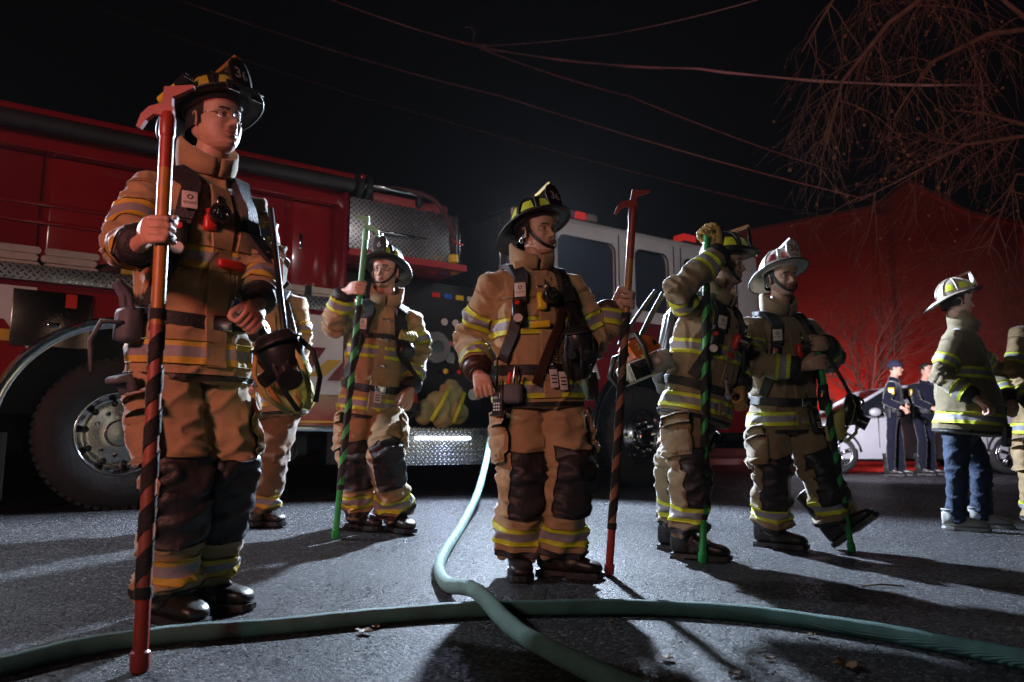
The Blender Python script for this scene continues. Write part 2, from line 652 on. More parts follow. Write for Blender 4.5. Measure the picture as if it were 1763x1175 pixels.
def sole_verts():
    out = [(-0.044, -0.07), (-0.047, -0.02), (-0.046, 0.03), (-0.055, 0.09), (-0.055, 0.14), (-0.042, 0.185), (-0.015, 0.203), (0.018, 0.203),
           (0.044, 0.185), (0.056, 0.14), (0.055, 0.09), (0.046, 0.03), (0.047, -0.02), (0.044, -0.07), (0.03, -0.097), (-0.03, -0.097)]
    g = G()
    g.prism(out, (0, 0, -0.086), (1, 0, 0), (0, 1, 0), (0, 0, 0.018))
    g.prism([p for p in out if p[1] < 0.0] + [(0.046, 0.0), (-0.046, 0.0)][::1] if False else [(-0.043, -0.094), (-0.046, -0.02), (0.046, -0.02), (0.043, -0.094)], (0, 0, -0.096), (1, 0, 0), (0, 1, 0), (0, 0, 0.016))
    g.prism([(-0.054, 0.05), (-0.054, 0.14), (-0.04, 0.185), (0.04, 0.185), (0.054, 0.14), (0.054, 0.05)], (0, 0, -0.096), (1, 0, 0), (0, 1, 0), (0, 0, 0.012))
    return g


BOOT = boot_verts()
BOOT_ME = None
SOLE_ME = None


def hand_verts(rp, curl=1.0, thick=1.0):
    g = G()
    Rr = rp + 0.0105 * thick
    Wp = Vector((0.098, 0.030, -0.012))

    def pt(a, r, z):
        return Vector((math.cos(R(a)) * r, math.sin(R(a)) * r, z))
    # palm: slab from the wrist to the knuckle row
    rings = []
    for k, (c, hw, th) in enumerate([((0.112, 0.030, -0.012), 0.024, 0.021), ((0.085, 0.028, -0.008), 0.029, 0.020), ((0.05, 0.026 + rp * 0.6, 0.0), 0.040, 0.018),
                                     ((0.015, 0.020 + rp, 0.002), 0.043, 0.016), ((-0.012, 0.014 + rp, 0.002), 0.041, 0.013)]):
        rings.append(ell_ring(Vector(c), Vector((0, 0, 1)), Vector((0.25, 1, 0)).normalized(), hw * (0.5 + 0.5 * thick), th * thick, 14, 2.6))
    g.loft(rings)
    for i, (z, ln) in enumerate([(0.033, 0.95), (0.011, 1.06), (-0.011, 1.0), (-0.032, 0.82)]):
        a0 = 112
        angs = [a0, a0 + 35, a0 + 78 * ln, a0 + 118 * ln, a0 + 160 * ln, a0 + 200 * ln * curl]
        rr = [0.0118, 0.0098, 0.0100, 0.0088, 0.0088, 0.0070]
        P = [pt(a, Rr + (0.004 if k in (0, 2, 4) else 0.0), z + (0.001 * k if i == 3 else 0)) for k, a in enumerate(angs)]
        g.tube(P, [q * thick for q in rr], 10, True)
    tb = [Vector((0.082, 0.018, 0.012)), Vector((0.052, -0.002, 0.036)), pt(-40, Rr + 0.007, 0.052), pt(-85, Rr + 0.005, 0.050), pt(-118, Rr + 0.003, 0.044)]
    g.tube(tb, [0.018 * thick, 0.0155 * thick, 0.0125 * thick, 0.0115 * thick, 0.0085 * thick], 10, True)
    g.tube([Wp + Vector((-0.03, -0.002, 0.004)), Wp, Wp + Vector((0.06, 0.004, -0.004))], [0.024 * thick, 0.026, 0.028], 12, True)
    V, Fc = remesh(g, 0.0036)
    return smooth_v(V, Fc, 1, 0.4), Fc


HANDS = {}


def hand(rp, thick=1.0):
    k = (rp, thick)
    if k not in HANDS:
        HANDS[k] = hand_verts(rp, 1.0, thick)
    return HANDS[k]


def grip_frame(O, axis, toward, left):
    Z = Vector(axis).normalized()
    X = Vector(toward) - Vector(O)
    X = (X - Z * X.dot(Z)).normalized()
    Y = Z.cross(X)
    if left:
        Y = -Y
    return Vector(O), X, Y, Z


def in_frame(fr, p):
    O, X, Y, Z = fr
    return O + X * p[0] + Y * p[1] + Z * p[2]


def head_verts(face=1.0, fat=0.0, smile=0.0, beard=False, nose=1.0):
    zz = np.array([-.120, -.114, -.102, -.085, -.07, -.055, -.04, -.02, 0, .02, .04, .06, .08, .098, .109, .115])
    fr = np.array([.040, .066, .080, .083, .083, .085, .086, .085, .082, .088, .093, .092, .083, .060, .034, .003])
    wd = np.array([.016, .034, .046, .054, .059, .063, .067, .071, .073, .075, .076, .074, .067, .049, .029, .003])
    bk = np.array([.00, .008, .016, .028, .045, .065, .082, .093, .100, .104, .105, .100, .087, .062, .036, .003])
    nz, nt = 100, 112
    Z = np.concatenate([np.linspace(-.120, -.09, 18, False), np.linspace(-.09, .03, 60, False), np.linspace(.03, .115, 22)])
    V = []
    tt = np.linspace(0, 1, nt, False)
    # more samples at the front (angle 0 = front)
    ang = 2 * np.pi * (tt - 0.115 * np.sin(2 * np.pi * tt))
    for z in Z:
        f = np.interp(z, zz, fr)
        w = np.interp(z, zz, wd) * (1 + fat * math.exp(-((z + .06) / .045) ** 2))
        b = np.interp(z, zz, bk)
        c, s_ = np.cos(ang), np.sin(ang)
        p = 2.25
        x = w * np.sign(s_) * np.abs(s_) ** (2 / p)
        y = np.where(c > 0, f, b) * np.sign(c) * np.abs(c) ** (2 / p)
        fm = np.clip(c * 1.6, 0, 1)
        gx = lambda cx, sx: np.exp(-((np.abs(x) - cx) / sx) ** 2)
        gzz = lambda cz, sz: math.exp(-((z - cz) / sz) ** 2)
        d = np.zeros_like(x)
        nh = np.interp(z, [-.050, -.046, -.042, -.036, -.030, -.018, -.004, .008, .022], [0, .004, .016, .0245, .0235, .016, .009, .005, 0]) * nose
        ns = np.interp(z, [-.05, -.04, -.03, -.01, .02], [.015, .0135, .0105, .008, .011])
        d += nh * np.exp(-(np.abs(x) / ns) ** 2.2)
        d += .006 * gx(.0155, .006) * gzz(-.040, .007)                       # nostril wings
        d -= .0135 * gx(.031, .0165) * gzz(0.0, .0115)                       # eye sockets
        d += .0045 * gx(.028, .022) * gzz(.018, .0075)                       # brows
        d += .006 * gx(.046, .016) * gzz(-.026, .016)                        # cheekbones
        d -= .003 * gx(.030, .010) * gzz(-.052, .014)
        zl = z - smile * .008 * (np.abs(x) / .024) ** 2
        d += .0062 * np.exp(-(np.abs(x) / .0195) ** 3) * np.exp(-((zl + .0615) / .0045) ** 2)
        d += .0066 * np.exp(-(np.abs(x) / .0175) ** 3) * np.exp(-((zl + .0735) / .0050) ** 2)
        d -= .0045 * np.exp(-(np.abs(x) / .022) ** 4) * np.exp(-((zl + .0675) / .0022) ** 2)
        d -= .004 * np.exp(-(np.abs(x) / .016) ** 2) * gzz(-.084, .005)
        d += .0065 * np.exp(-(np.abs(x) / .019) ** 2) * gzz(-.101, .011)     # chin
        y = y + d * fm
        V.append(np.stack([x, y, np.full_like(x, z)], 1))
    V = np.concatenate(V)
    n = nt
    Fc, MI = [], []
    for i in range(len(Z) - 1):
        for j in range(n):
            k = (j + 1) % n
            Fc.append((i * n + j, i * n + k, (i + 1) * n + k, (i + 1) * n + j))
            q = (V[i * n + j] + V[i * n + k] + V[(i + 1) * n + k] + V[(i + 1) * n + j]) / 4
            zl = q[2] - smile * .008 * (abs(q[0]) / .024) ** 2
            m = 0
            if q[1] > .06 and abs(q[0]) < .0235 - 0.9 * abs(zl + .0675) and -.0795 < zl < -.0570:
                m = 1
            elif q[1] > .055 and .0145 < q[2] - .10 * (.03 - abs(abs(q[0]) - .028)) + .0 < .0215 and .013 < abs(q[0]) < .048:
                m = 4
            elif beard and q[2] < -.046 and q[1] > -.01 and not (abs(q[0]) < .012 and q[2] > -.055):
                m = 5
            MI.append(m)
    Fc.append(tuple(range(n - 1, -1, -1)))
    MI.append(0)
    g = G()
    g.add(V, Fc)
    g.m = MI
    for sx in (-1, 1):
        g.cur = 2
        g.ball((sx * .031, .0625, -.001), .0132)
        g.cur = 3
        g.ball((sx * .031, .0728, -.001), .0052, .0038, .0052)
        g.cur = 0
        # eyelids
        g.tube([(sx * (.031 + dx), .0775 - abs(dx) * .42 + 0 * dx, .0062 - abs(dx) * .28) for dx in (-.014, -.007, 0, .007, .014)], .0032, 6)
        g.tube([(sx * (.031 + dx), .0755 - abs(dx) * .40, -.0078 + abs(dx) * .22) for dx in (-.014, -.007, 0, .007, .014)], .0027, 6)
        # ears
        M = Matrix.Rotation(R(-18 * sx), 3, 'Z') @ Matrix.Rotation(R(12), 3, 'X')
        g.ball((sx * .0745, -.006, -.012), .007, .017, .029, M)
        E = [Vector((sx * .0795, -.006, -.012)) + M @ Vector((sx * .004, .016 * math.cos(a), .028 * math.sin(a))) for a in np.linspace(-1.4, 3.6, 11)]
        g.tube(E, [.0045] * 11, 6, True)
    return g


HEADS = {}


def head_of(**kw):
    k = tuple(sorted(kw.items()))
    if k not in HEADS:
        HEADS[k] = head_verts(**kw)
    return HEADS[k]


# ------------------------------------------------------------------ fire helmet
def dome_pt(lat, lon, grow=0.0):
    """lon 0 = front, positive to the wearer's left; lat 0 = brim, 90 = crown"""
    a, b, c = .112 + grow, .140 + grow, .132 + grow
    cl = math.cos(R(lat))
    return Vector((-a * cl * math.sin(R(lon)), b * cl * math.cos(R(lon)), .048 + c * math.sin(R(lat))))


def fire_helmet(parent, fr, shell_m, shield_m, num_m, number, under=None, refl=M_YEL, strap=True, flash=False, goggles=False, holder_m=None, edge_m=None):
    W = lambda p: in_frame(fr, p)
    # fr is (O, right, forward, up)
    g = G()
    rings = []
    for lat in list(range(-6, 80, 6)) + [80, 85, 88.5]:
        rings.append([W(dome_pt(lat, 360 * j / 40)) for j in range(40)])
    g.loft(rings)
    shell = g.build('helmet', shell_m, parent)
    # ridges
    for lon in (0, 45, 90, 135, 180, 225, 270, 315):
        g = G()
        main = lon in (0, 180)
        g.tube([W(dome_pt(la, lon, .001)) for la in np.linspace(2, 88, 12)], [.0065 if not main else .009] * 12, 6)
        g.build('ridge', shell_m, shell)
    # brim
    n = 64
    top, bot = [], []
    ringsb = []
    for j in range(n):
        lon = 360 * j / n
        c = math.cos(R(lon))
        back = max(0, -c)
        frt = max(0, c)
        wid = .043 + .012 * frt ** 2 + .068 * back ** 2.2
        i0 = dome_pt(-4, lon, -.008)
        i1 = dome_pt(-4, lon, wid)
        i1.z = i0.z + .004 + .004 * frt - .070 * back ** 1.7 - .012 * (1 - abs(c)) - .0
        m = (i0 + i1) / 2 + Vector((0, 0, .008))
        t = Vector((0, 0, .005))
        ringsb.append([W(i0 + t), W(m + t), W(i1 + t * 0.8), W(i1 - t * .3), W(m - t * .5), W(i0 - t)])
    V = [p for r in ringsb for p in r]
    Fc = []
    for j in range(n):
        k = (j + 1) % n
        for q in range(6):
            q2 = (q + 1) % 6
            Fc.append((j * 6 + q, k * 6 + q, k * 6 + q2, j * 6 + q2))
    mk('brim', V, Fc, shell_m, shell)
    edge = [r[2].lerp(r[3], .5) for r in ringsb]
    G().tube(edge + edge[:1], .0048, 6, cap=False).build('brim_edge', edge_m or shell_m, shell)
    # reflective patches between the ridges
    for lon0, lon1 in ((52, 84), (97, 128), (-84, -52), (-128, -97), (12, 38), (-38, -12)):
        rings = []
        for la in (12, 18, 24, 30, 36):
            k = (la - 12) / 24 * 5
            rings.append([W(dome_pt(la, lon0 + k + (lon1 - lon0 - 2 * k) * q / 6, .003)) for q in range(7)])
        G().loft(rings, closed=False).build('reflective_patch', refl, shell)
    # front piece (shield)
    hw = [(.040, 0.0), (.050, .02), (.054, .045), (.052, .07), (.045, .095), (.033, .116), (.016, .126)]
    rows_f, rows_b = [], []
    for (w, h) in hw:
        rf, rb = [], []
        for q in range(9):
            x = w * (q / 4 - 1)
            y = .163 - .018 * h / .15 - 2.6 * x * x
            rf.append(W((x, y, .066 + h)))
            rb.append(W((x, y - .005, .066 + h)))
        rows_f.append(rf)
        rows_b.append(rb)
    g = G()
    g.loft([a + b[::-1] for a, b in zip(rows_f, rows_b)])
    shield = g.build('front_shield', shield_m, shell)
    fn = lambda x, y: W((x, .1655 - .018 * (y + .058) / .15 - 2.6 * x * x, .066 + y + .058))
    if number:
        if len(number) > 2:
            num, name = number.split('|')
            lettering(num, .066, 0, 0, 0, num_m, shell, 'shield_number', .012, fn=lambda x, y: fn(-x, y + .010))
            lettering(name, .026, 0, 0, 0, num_m, shell, 'shield_name', .01, fn=lambda x, y: fn(-x, y - .038))
        else:
            lettering(number, .062, 0, 0, 0, num_m, shell, 'shield_number', .006, fn=lambda x, y: fn(-x, y))
    # holder running from the shield's top back to the crown
    g = G()
    g.prism([(.152, .196), (.142, .208), (.05, .188), (.015, .181), (.03, .174), (.07, .174)], W((0, 0, 0)), fr[2], fr[3], fr[1] * .026)
    g.build('shield_holder', holder_m or shell_m, shell, smooth=False)
    # head band and ear flaps under the brim
    g = G()
    rings = []
    for zq, gr in ((.052, -.02), (.02, -.024), (-.015, -.022), (-.05, -.018)):
        rings.append([W(Vector((dome_pt(0, lo, gr).x * .97, dome_pt(0, lo, gr).y - .012, zq))) for lo in range(75, 286, 15)])
    g.loft(rings, closed=False)
    g.build('ear_flap', under or M_BLK, shell)
    if strap:
        P = []
        for a in np.linspace(-1, 1, 13):
            t = a * math.pi / 2
            x = .082 * math.sin(t)
            P.append((W((x, .012 + .068 * math.cos(t) ** 1.2, .02 - .145 * math.cos(t) ** .8)), (W((x * 1.0, .06 * math.cos(t), -.15 * math.cos(t))) - W((0, 0, -.03))).normalized()))
        ribbon(P, .018, .003, 'chin_strap', M_BLK, shell, 2)
        g = G()
        for sx in (-1, 1):
            c = Vector((sx * .088, -.035, -.055))
            g.tube([W(c + Vector((0, .012 * math.cos(a), .014 * math.sin(a)))) for a in np.linspace(0, 2 * math.pi, 9)], .0025, 6)
        g.build('strap_ring', M_STEEL, shell)
    if flash:
        a, b = W((.150, -.105, .062)), W((.146, .045, .088))
        d = (b - a).normalized()
        f = G().cyl(a, a + d * .10, .0175, 16).build('helmet_light', M_YELP, shell, smooth='auto')
        G().cyl(a + d * .10, a + d * .155, .0195, 16, .021).build('helmet_light_head', M_PLAS, shell, smooth='auto')
        G().cyl(a + d * .155, a + d * .158, .017, 16).build('helmet_light_lens', M_LENS, shell, smooth='auto')
        G().cyl(a + d * .045, a + d * .055, .020, 16).build('helmet_light_clip', M_BLK, shell, smooth='auto')
    if goggles:
        for sx in (-1, 1):
            G().prism([(-.028, -.016), (.028, -.020), (.03, .012), (-.026, .018)], W((sx * .055, .170, .045)), fr[1], fr[3], fr[2] * .003).build('eye_shield', M_GLASS, shell, smooth=False)
            G().tube([W((sx * .055 - .028, .172, .060)), W((sx * .055 + .028, .172, .060))], .003, 6).build('eye_shield_hinge', M_BLK, shell)
    return shell


# ------------------------------------------------------------------ person
DBG = []


def pole_axis(pole):
    return (pole[1] - pole[0]).normalized()


def person(sp):
    global ORG, BOOT_ME, SOLE_ME
    P = lambda t: px(*t)
    neck, pel = P(sp['neck']), P(sp['pelvis'])
    k = sp.get('scale', 1.0)
    psi = R(sp['psi'])
    U = (neck - pel).normalized()
    L = (neck - pel).length
    Rt = Vector((-math.cos(psi), -math.sin(psi), 0))
    Rt = (Rt - U * Rt.dot(U)).normalized()
    Fw = U.cross(Rt).normalized()
    tor = lambda h, x=0, y=0: pel + U * (h * L) + Rt * (x * k) + Fw * (y * k)
    ank = {s: P(sp['leg'][s][1]) for s in 'RL'}
    root_xy = (ank['R'] + ank['L']) / 2
    gzr = gz(root_xy.x, root_xy.y)
    ORG = Vector((root_xy.x, root_xy.y, gzr))
    root = thing('person', ORG, sp['label'], 'person', sp.get('group'))
    uni = sp.get('uniform', False)
    slim = 0.82 if uni else 0.90
    slim *= k * sp.get('bulk', 1.0)
    cm = sp.get('coat', M_TAN)
    pm = sp.get('pants', M_TAN)
    vox = sp.get('voxel', 0.0105)
    # ---- joints
    hwid = sp.get('shoulder', .195)
    J = {}
    hands = {}
    for s, sx in (('R', 1), ('L', -1)):
        J['sh' + s] = tor(.84, sx * hwid, 0.0)
        J['el' + s] = P(sp['arm'][s][0])
        hd = sp['hand'][s]
        if hd[0] == 'grip':
            O, axis, rp = hd[1], hd[2], hd[3]
            frm = grip_frame(O, axis, J['el' + s], s == 'L')
            J['wr' + s] = in_frame(frm, (.125, .030, -.012))
            hands[s] = (frm, rp, hd[4] if len(hd) > 4 else None)
        else:
            w = P(sp['arm'][s][1])
            J['wr' + s] = w
            fd = (w - J['el' + s]).normalized()
            O = w + fd * .12 - Fw * 0.0
            ax = hd[1] if len(hd) > 1 and hd[1] is not None else ((Fw * .45 - Rt * (.9 if s == 'R' else -.9)) - fd * (Fw * .45 - Rt * (.9 if s == 'R' else -.9)).dot(fd)).normalized()
            frm = grip_frame(O, ax, w, s == 'L')
            hands[s] = (frm, .013, hd[2] if len(hd) > 2 else None)
            # move so the hand's wrist meets the sleeve
            off = w - in_frame(frm, (.115, .03, -.012))
            frm = (frm[0] + off, frm[1], frm[2], frm[3])
            hands[s] = (frm, .013, hd[2] if len(hd) > 2 else None)
        J['hip' + s] = tor(-.03, sx * .095, 0)
        J['kn' + s] = P(sp['leg'][s][0])
        J['an' + s] = ank[s]
        DBG.append('%s %s upper %.2f fore %.2f thigh %.2f shin %.2f ankle-z %.3f' % (sp['label'][:24], s, (J['sh' + s] - J['el' + s]).length, (J['wr' + s] - J['el' + s]).length,
                   (J['hip' + s] - J['kn' + s]).length, (J['kn' + s] - J['an' + s]).length, J['an' + s].z - gz(J['an' + s].x, J['an' + s].y)))
    DBG.append('   torso %.2f neckz %.2f' % (L, neck.z - gzr))
    # ---- trousers
    g = G()
    belly = sp.get('belly', 0.0)
    g.loft([ell_ring(tor(h), Rt, Fw, a * slim, b * slim) for h, a, b in ((.34, .165, .135), (.2, .175, .145), (.05, .185, .15), (-.08, .175, .14), (-.16, .12, .10))])
    lr = sp.get('legr', (.118, .118, .115, .112, .112))
    for s, sx in (('R', 1), ('L', -1)):
        hp, kn, an = J['hip' + s], J['kn' + s], J['an' + s]
        sh = (an - kn).normalized()
        end = an + sh * sp.get('hem', -.01)
        g.tube([hp, hp.lerp(kn, .5), kn, kn.lerp(end, .5), end], [q * slim for q in lr], 22, ref=Rt)
    bones = [(tor(-.05), tor(.3), .16)]
    for s in 'RL':
        bones += [(J['hip' + s], J['kn' + s], .11), (J['kn' + s], J['an' + s], .11)]
    T = Garment(g, vox, bones)
    Pn = T.V
    seed = sp['seed']
    # folds: bunched rings above the hem and behind the knee, long slack folds on the thigh
    dsp = np.zeros(len(Pn))
    for i, s in ((1, 'R'), (2, 'R'), (3, 'L'), (4, 'L')):
        a, b = np.array(bones[i][0]), np.array(bones[i][1])
        ax = (b - a) / np.linalg.norm(b - a)
        al = (Pn - a) @ ax
        per = Pn - a - al[:, None] * ax
        sk = per[:, 0] * .6 + per[:, 1] * .3
        Q = per * 5.0 + ax * ((al + sk) * 8.5)[:, None] + seed
        Q2 = per * 12 + ax * (al * 24)[:, None] + seed * 2
        n1 = pnoise(Q) + 0.4 * pnoise(Q2)
        n2 = pnoise(per * 14 + ax * (al * 3.5)[:, None] + seed * 3)
        t = T.t[i]
        amp = (.016 + .022 * np.exp(-((t - 1) / .35) ** 2)) if i in (2, 4) else (.012 + .014 * np.exp(-((t - 1) / .3) ** 2))
        m = (T.tag == i)
        rid = 0.28 - np.abs(n1)
        n3 = pnoise(per * 3.0 + ax * (al * 4)[:, None] + seed * 7)
        dsp = np.where(m, amp * (np.exp(-np.abs(n1) * 7) * .75 - .2) + .007 * n2 + .008 * n3, dsp)
    m = T.tag == 0
    dsp = np.where(m, .010 * pnoise(Pn * 9 + seed), dsp)
    fall = sp.get('fold', 1.75)
    T.V = T.V + T.N * (dsp * fall * k)[:, None]
    T.V = smooth_v(T.V, T.F, 1, .2)
    T.upd()
    trousers = mk('trousers', T.V, T.F, pm, root)
    trim = sp.get('trim', (M_YEL, M_SIL, M_YEL))
    for s, ti in (('R', 2), ('L', 4)):
        kn, an = J['kn' + s], J['an' + s]
        ax = (an - kn).normalized()
        if not uni and sp.get('leg_trim', True):
            T.band([ti], an - ax * sp.get('trim_h', .11), -ax, .078 * k, 'reflective_trim', trim, trousers)
        if not uni and sp.get('leg_trim', True):
            T.band([ti], an + ax * (sp.get('hem', -.01) - .014), ax, .026, 'hem_binding', M_PAD, trousers, off=.003)
        if not uni and sp.get('kneepad', True):
            fpsi = R(sp['foot'][s][0] if 'kneedir' not in sp else sp['kneedir'][s])
            fd = Vector((math.sin(fpsi), -math.cos(fpsi), 0))
            fd = (fd - ax * fd.dot(ax)).normalized()
            side = ax.cross(fd)
            kc = kn + ax * .03
            T.band([ti - 1, ti], kc, ax, .30 * k, 'knee_pad', M_PAD, trousers, off=.006, grow=.004,
                   clips=[(kc - fd * .005, -fd), (kc + side * .098 * k, side), (kc - side * .098 * k, -side)])
    # ---- thigh pockets
    for s, sx, ti in (('R', 1, 1), ('L', -1, 3)):
        if s in sp.get('pocket', 'RL') and not uni:
            hp, kn = J['hip' + s], J['kn' + s]
            ax = (kn - hp).normalized()
            out = (Rt * sx)
            out = (out - ax * out.dot(ax)).normalized()
            fd = ax.cross(out)
            c = hp.lerp(kn, .60)
            o = T.band([ti], c, ax, .21 * k, 'cargo_pocket', pm, trousers, off=.012, grow=.022, clips=[(c + out * .035, -out), (c + fd * .085, fd), (c - fd * .085, -fd)])
            if o:
                T.band([ti], c - ax * .10, ax, .055 * k, 'pocket_flap', pm, trousers, off=.030, grow=.006, clips=[(c + out * .035, -out), (c + fd * .092, fd), (c - fd * .092, -fd)])
    # ---- boots
    for s in 'RL':
        fpsi, pit = sp['foot'][s][:2]
        f = Vector((math.sin(R(fpsi)), -math.cos(R(fpsi)), 0))
        rgt = Vector((-math.cos(R(fpsi)), -math.sin(R(fpsi)), 0))
        up = Vector((0, 0, 1))
        q = Matrix.Rotation(R(pit), 3, rgt)
        f, up = q @ f, q @ up
        bs = sp.get('boot_scale', 1.06) * k
        M = Matrix((rgt * bs, f * bs, up * bs)).transposed()
        if BOOT_ME is None:
            b = mk('boot', BOOT[0], BOOT[1], M_BOOT, root, origin=(0, 0, 0))
            so = sole_verts().build('sole', M_RUB, b, smooth=False, origin=(0, 0, 0))
            BOOT_ME, SOLE_ME = b.data, so.data
        else:
            b = bpy.data.objects.new('boot', BOOT_ME)
            COL.objects.link(b)
            b.parent = root
            so = bpy.data.objects.new('sole', SOLE_ME)
            COL.objects.link(so)
            so.parent = b
        loc = J['an' + s].copy()
        if pit == 0:
            loc.z = gz(loc.x, loc.y) + .104 * bs
        b.matrix_local = Matrix.Translation(loc - ORG) @ M.to_4x4()
        if sp.get('shoe'):
            b.name = 'shoe'
            b.data = b.data.copy()
            for v in b.data.vertices:
                if v.co.z > .02:
                    v.co.z = .02 + (v.co.z - .02) * .12
            b.data.materials[0] = sp['shoe']
            so.data = so.data.copy()
            so.data.materials[0] = mat('shoe_sole', (.4, .39, .37), .7)
    # ---- coat
    g = G()
    hemh = sp.get('coathem', -.20)
    tab = sp.get('torso', ((hemh, .225, .185), (hemh + .10, .226, .185), (.10, .205, .168), (.22, .208, .17), (.45, .222, .175), (.70, .215, .162), (.84, .19, .14), (.93, .13, .105), (1.0, .085, .085), (1.05, .07, .07)))
    if uni:
        tab = ((.0, .165, .13), (.12, .16, .125), (.45, .185, .135), (.70, .19, .13), (.84, .175, .115), (.93, .11, .09), (1.0, .07, .07), (1.05, .06, .06))
    rings = []
    for h, a, b in tab:
        bl = belly * math.exp(-((h - .12) / .33) ** 2)
        if not uni:
            a, b = a * .95, b * .93
        rings.append(ell_ring(tor(h, 0, bl * .6), Rt, Fw, a * k * (1 + bl * .6), (b + bl * .55) * k))
    g.loft(rings)
    ar = sp.get('armr', (.074, .088, .086, .082, .078, .076))
    for s, sx in (('R', 1), ('L', -1)):
        sh, el, wr = J['sh' + s], J['el' + s], J['wr' + s]
        st = tor(.86, sx * .10, 0)
        we = wr - (wr - el).normalized() * .035
        g.tube([st, sh, sh.lerp(el, .5), el, el.lerp(we, .55), we], [q * slim for q in ar], 20, ref=Rt)
    bones = [(tor(-.15), tor(.78), .19)]
    for s in 'RL':
        bones += [(J['sh' + s], J['el' + s], .085), (J['el' + s], J['wr' + s], .085)]
    C = Garment(g, vox, bones)
    Pn = C.V
    dsp = np.zeros(len(Pn))
    for i in (1, 2, 3, 4):
        a, b = np.array(bones[i][0]), np.array(bones[i][1])
        ax = (b - a) / np.linalg.norm(b - a)
        al = (Pn - a) @ ax
        per = Pn - a - al[:, None] * ax
        sk = per[:, 0] * .5 + per[:, 2] * .5
        n1 = pnoise(per * 5.5 + ax * ((al + sk) * 9.5)[:, None] + seed) + .4 * pnoise(per * 13 + ax * ((al - sk) * 26)[:, None] + seed * 2)
        t = C.t[i] if i in (1, 3) else 1 - C.t[i]
        amp = .010 + .018 * np.exp(-((t - 1) / .4) ** 2)
        dsp = np.where(C.tag == i, amp * (np.exp(-np.abs(n1) * 7) * .75 - .2) + .006 * pnoise(per * 3.2 + ax * (al * 4.2)[:, None] + seed * 7), dsp)
    h = ((Pn - np.array(pel)) @ np.array(U)) / L
    n1 = pnoise(Pn * np.array([9, 9, 5]) + seed * 4) + .5 * pnoise(Pn * np.array([15, 15, 13]) + seed * 5)
    n2 = pnoise(Pn * np.array([5, 5, 22]) + seed * 6)
    cin = np.exp(-((h - .12) / .16) ** 2)
    dsp = np.where(C.tag == 0, 0.012 * (np.exp(-np.abs(n1) * 7) * .8 - .2) + .010 * n2 * cin + .007 * pnoise(Pn * np.array([4, 4, 3.2]) + seed * 8), dsp)
    C.V = C.V + C.N * (dsp * fall * k)[:, None]
    C.V = smooth_v(C.V, C.F, 1, .2)
    C.upd()
    coat = mk('shirt' if uni else 'coat', C.V, C.F, cm, root)
    if not uni:
        for hh, nm in ((sp.get('chest_band', .47), 'reflective_trim'), (sp.get('hem_band', -.05), 'reflective_trim')):
            if hh is not None:
                C.band([0], tor(hh), U, .082 * k, nm, trim, coat)
        for i, (fa, s) in ((1, (.62, 'R')), (3, (.62, 'L')), (2, (.66, 'R')), (4, (.66, 'L'))):
            if s + str((i + 1) % 2) in sp.get('no_band', ()):
                continue
            a, b = Vector(bones[i][0]), Vector(bones[i][1])
            C.band([i], a.lerp(b, fa), (b - a), .080 * k, 'reflective_trim', trim, coat)
        for i, fa in ((1, .16), (3, .16), (2, .04), (4, .04), (2, .90), (4, .90)):
            a, b = Vector(bones[i][0]), Vector(bones[i][1])
            C.band([i], a.lerp(b, fa), (b - a), .007 if fa < .8 else .022, 'seam' if fa < .8 else 'cuff_binding', cm if fa < .8 else M_PAD, coat, off=.0025)
        C.band([0], tor(.70), U, .007, 'seam', cm, coat, off=.0025)
        C.band([0], tor(hemh) + U * .016, U, .02, 'hem_binding', M_PAD, coat, off=.003)
    bv = C.bvh()

    def surf(h, ang, off=0.0):
        o = tor(h, 0, belly * .3)
        d = Fw * math.cos(R(ang)) - Rt * math.sin(R(ang))
        loc, nor, idx, dist = bv.ray_cast(o, d)
        if loc is None or dist > .32:
            loc, nor = o + d * .2, d
        nor = (d * .6 + nor * (1 if nor.dot(d) > 0 else -1)).normalized()
        return loc + nor * off, nor

    def top(x, y, off=0.0):
        o = tor(1.35, x, y)
        loc, nor, idx, dist = bv.ray_cast(o, -U)
        if loc is None:
            loc, nor = tor(.95, x, y), U
        if nor.dot(U) < 0:
            nor = -nor
        return loc + nor * off, (nor + U * .5).normalized()
    if not uni:
        ribbon([surf(hh, 4, .0015) for hh in np.linspace(hemh * .6, .88, 12)], .085, .006, 'storm_flap', cm, coat)
    # wrist knit
    for s in 'RL':
        el, wr = J['el' + s], J['wr' + s]
        d = (wr - el).normalized()
        G().tube([wr - d * .06, wr - d * .03, wr - d * .0, wr + d * .012], [q * slim for q in (.070, .074, .070, .05)], 18, cap=True).build('cuff', sp.get('cuff', M_BLK) if not uni else cm, root)
    # ---- collar
    nd = tor(.985, 0, .012)
    g = G()
    rings = []
    for a in np.linspace(4, 356, 44):
        d = Fw * math.cos(R(a)) * 1.0 + Rt * math.sin(R(a))
        bk = (1 - math.cos(R(a))) / 2
        hgt = (.040 + .070 * min(1, bk * 2.2)) * (0.4 if uni else 1)
        b = nd + d * (.088 * (.75 if uni else 1)) + U * (-.02 + .02 * bk)
        tpp = nd + d * ((.104 - .010 * bk) * (.72 if uni else 1)) + U * (hgt + .02 * bk)
        mid = (b + tpp) / 2 + d * .006
        q = d * .011
        rings.append([b, mid, tpp, tpp + q * .5 + U * .006, tpp + q, mid + q, b + q])
    g.loft(rings)
    g.build('collar', cm, coat)
    # ---- head
    hc = P(sp['head'])
    hpsi = R(sp['hpsi'])
    f = Vector((math.sin(hpsi), -math.cos(hpsi), 0))
    rg = Vector((-math.cos(hpsi), -math.sin(hpsi), 0))
    q = Matrix.Rotation(R(sp.get('hpitch', 0)), 3, rg)
    up = q @ Vector((0, 0, 1))
    f = q @ f
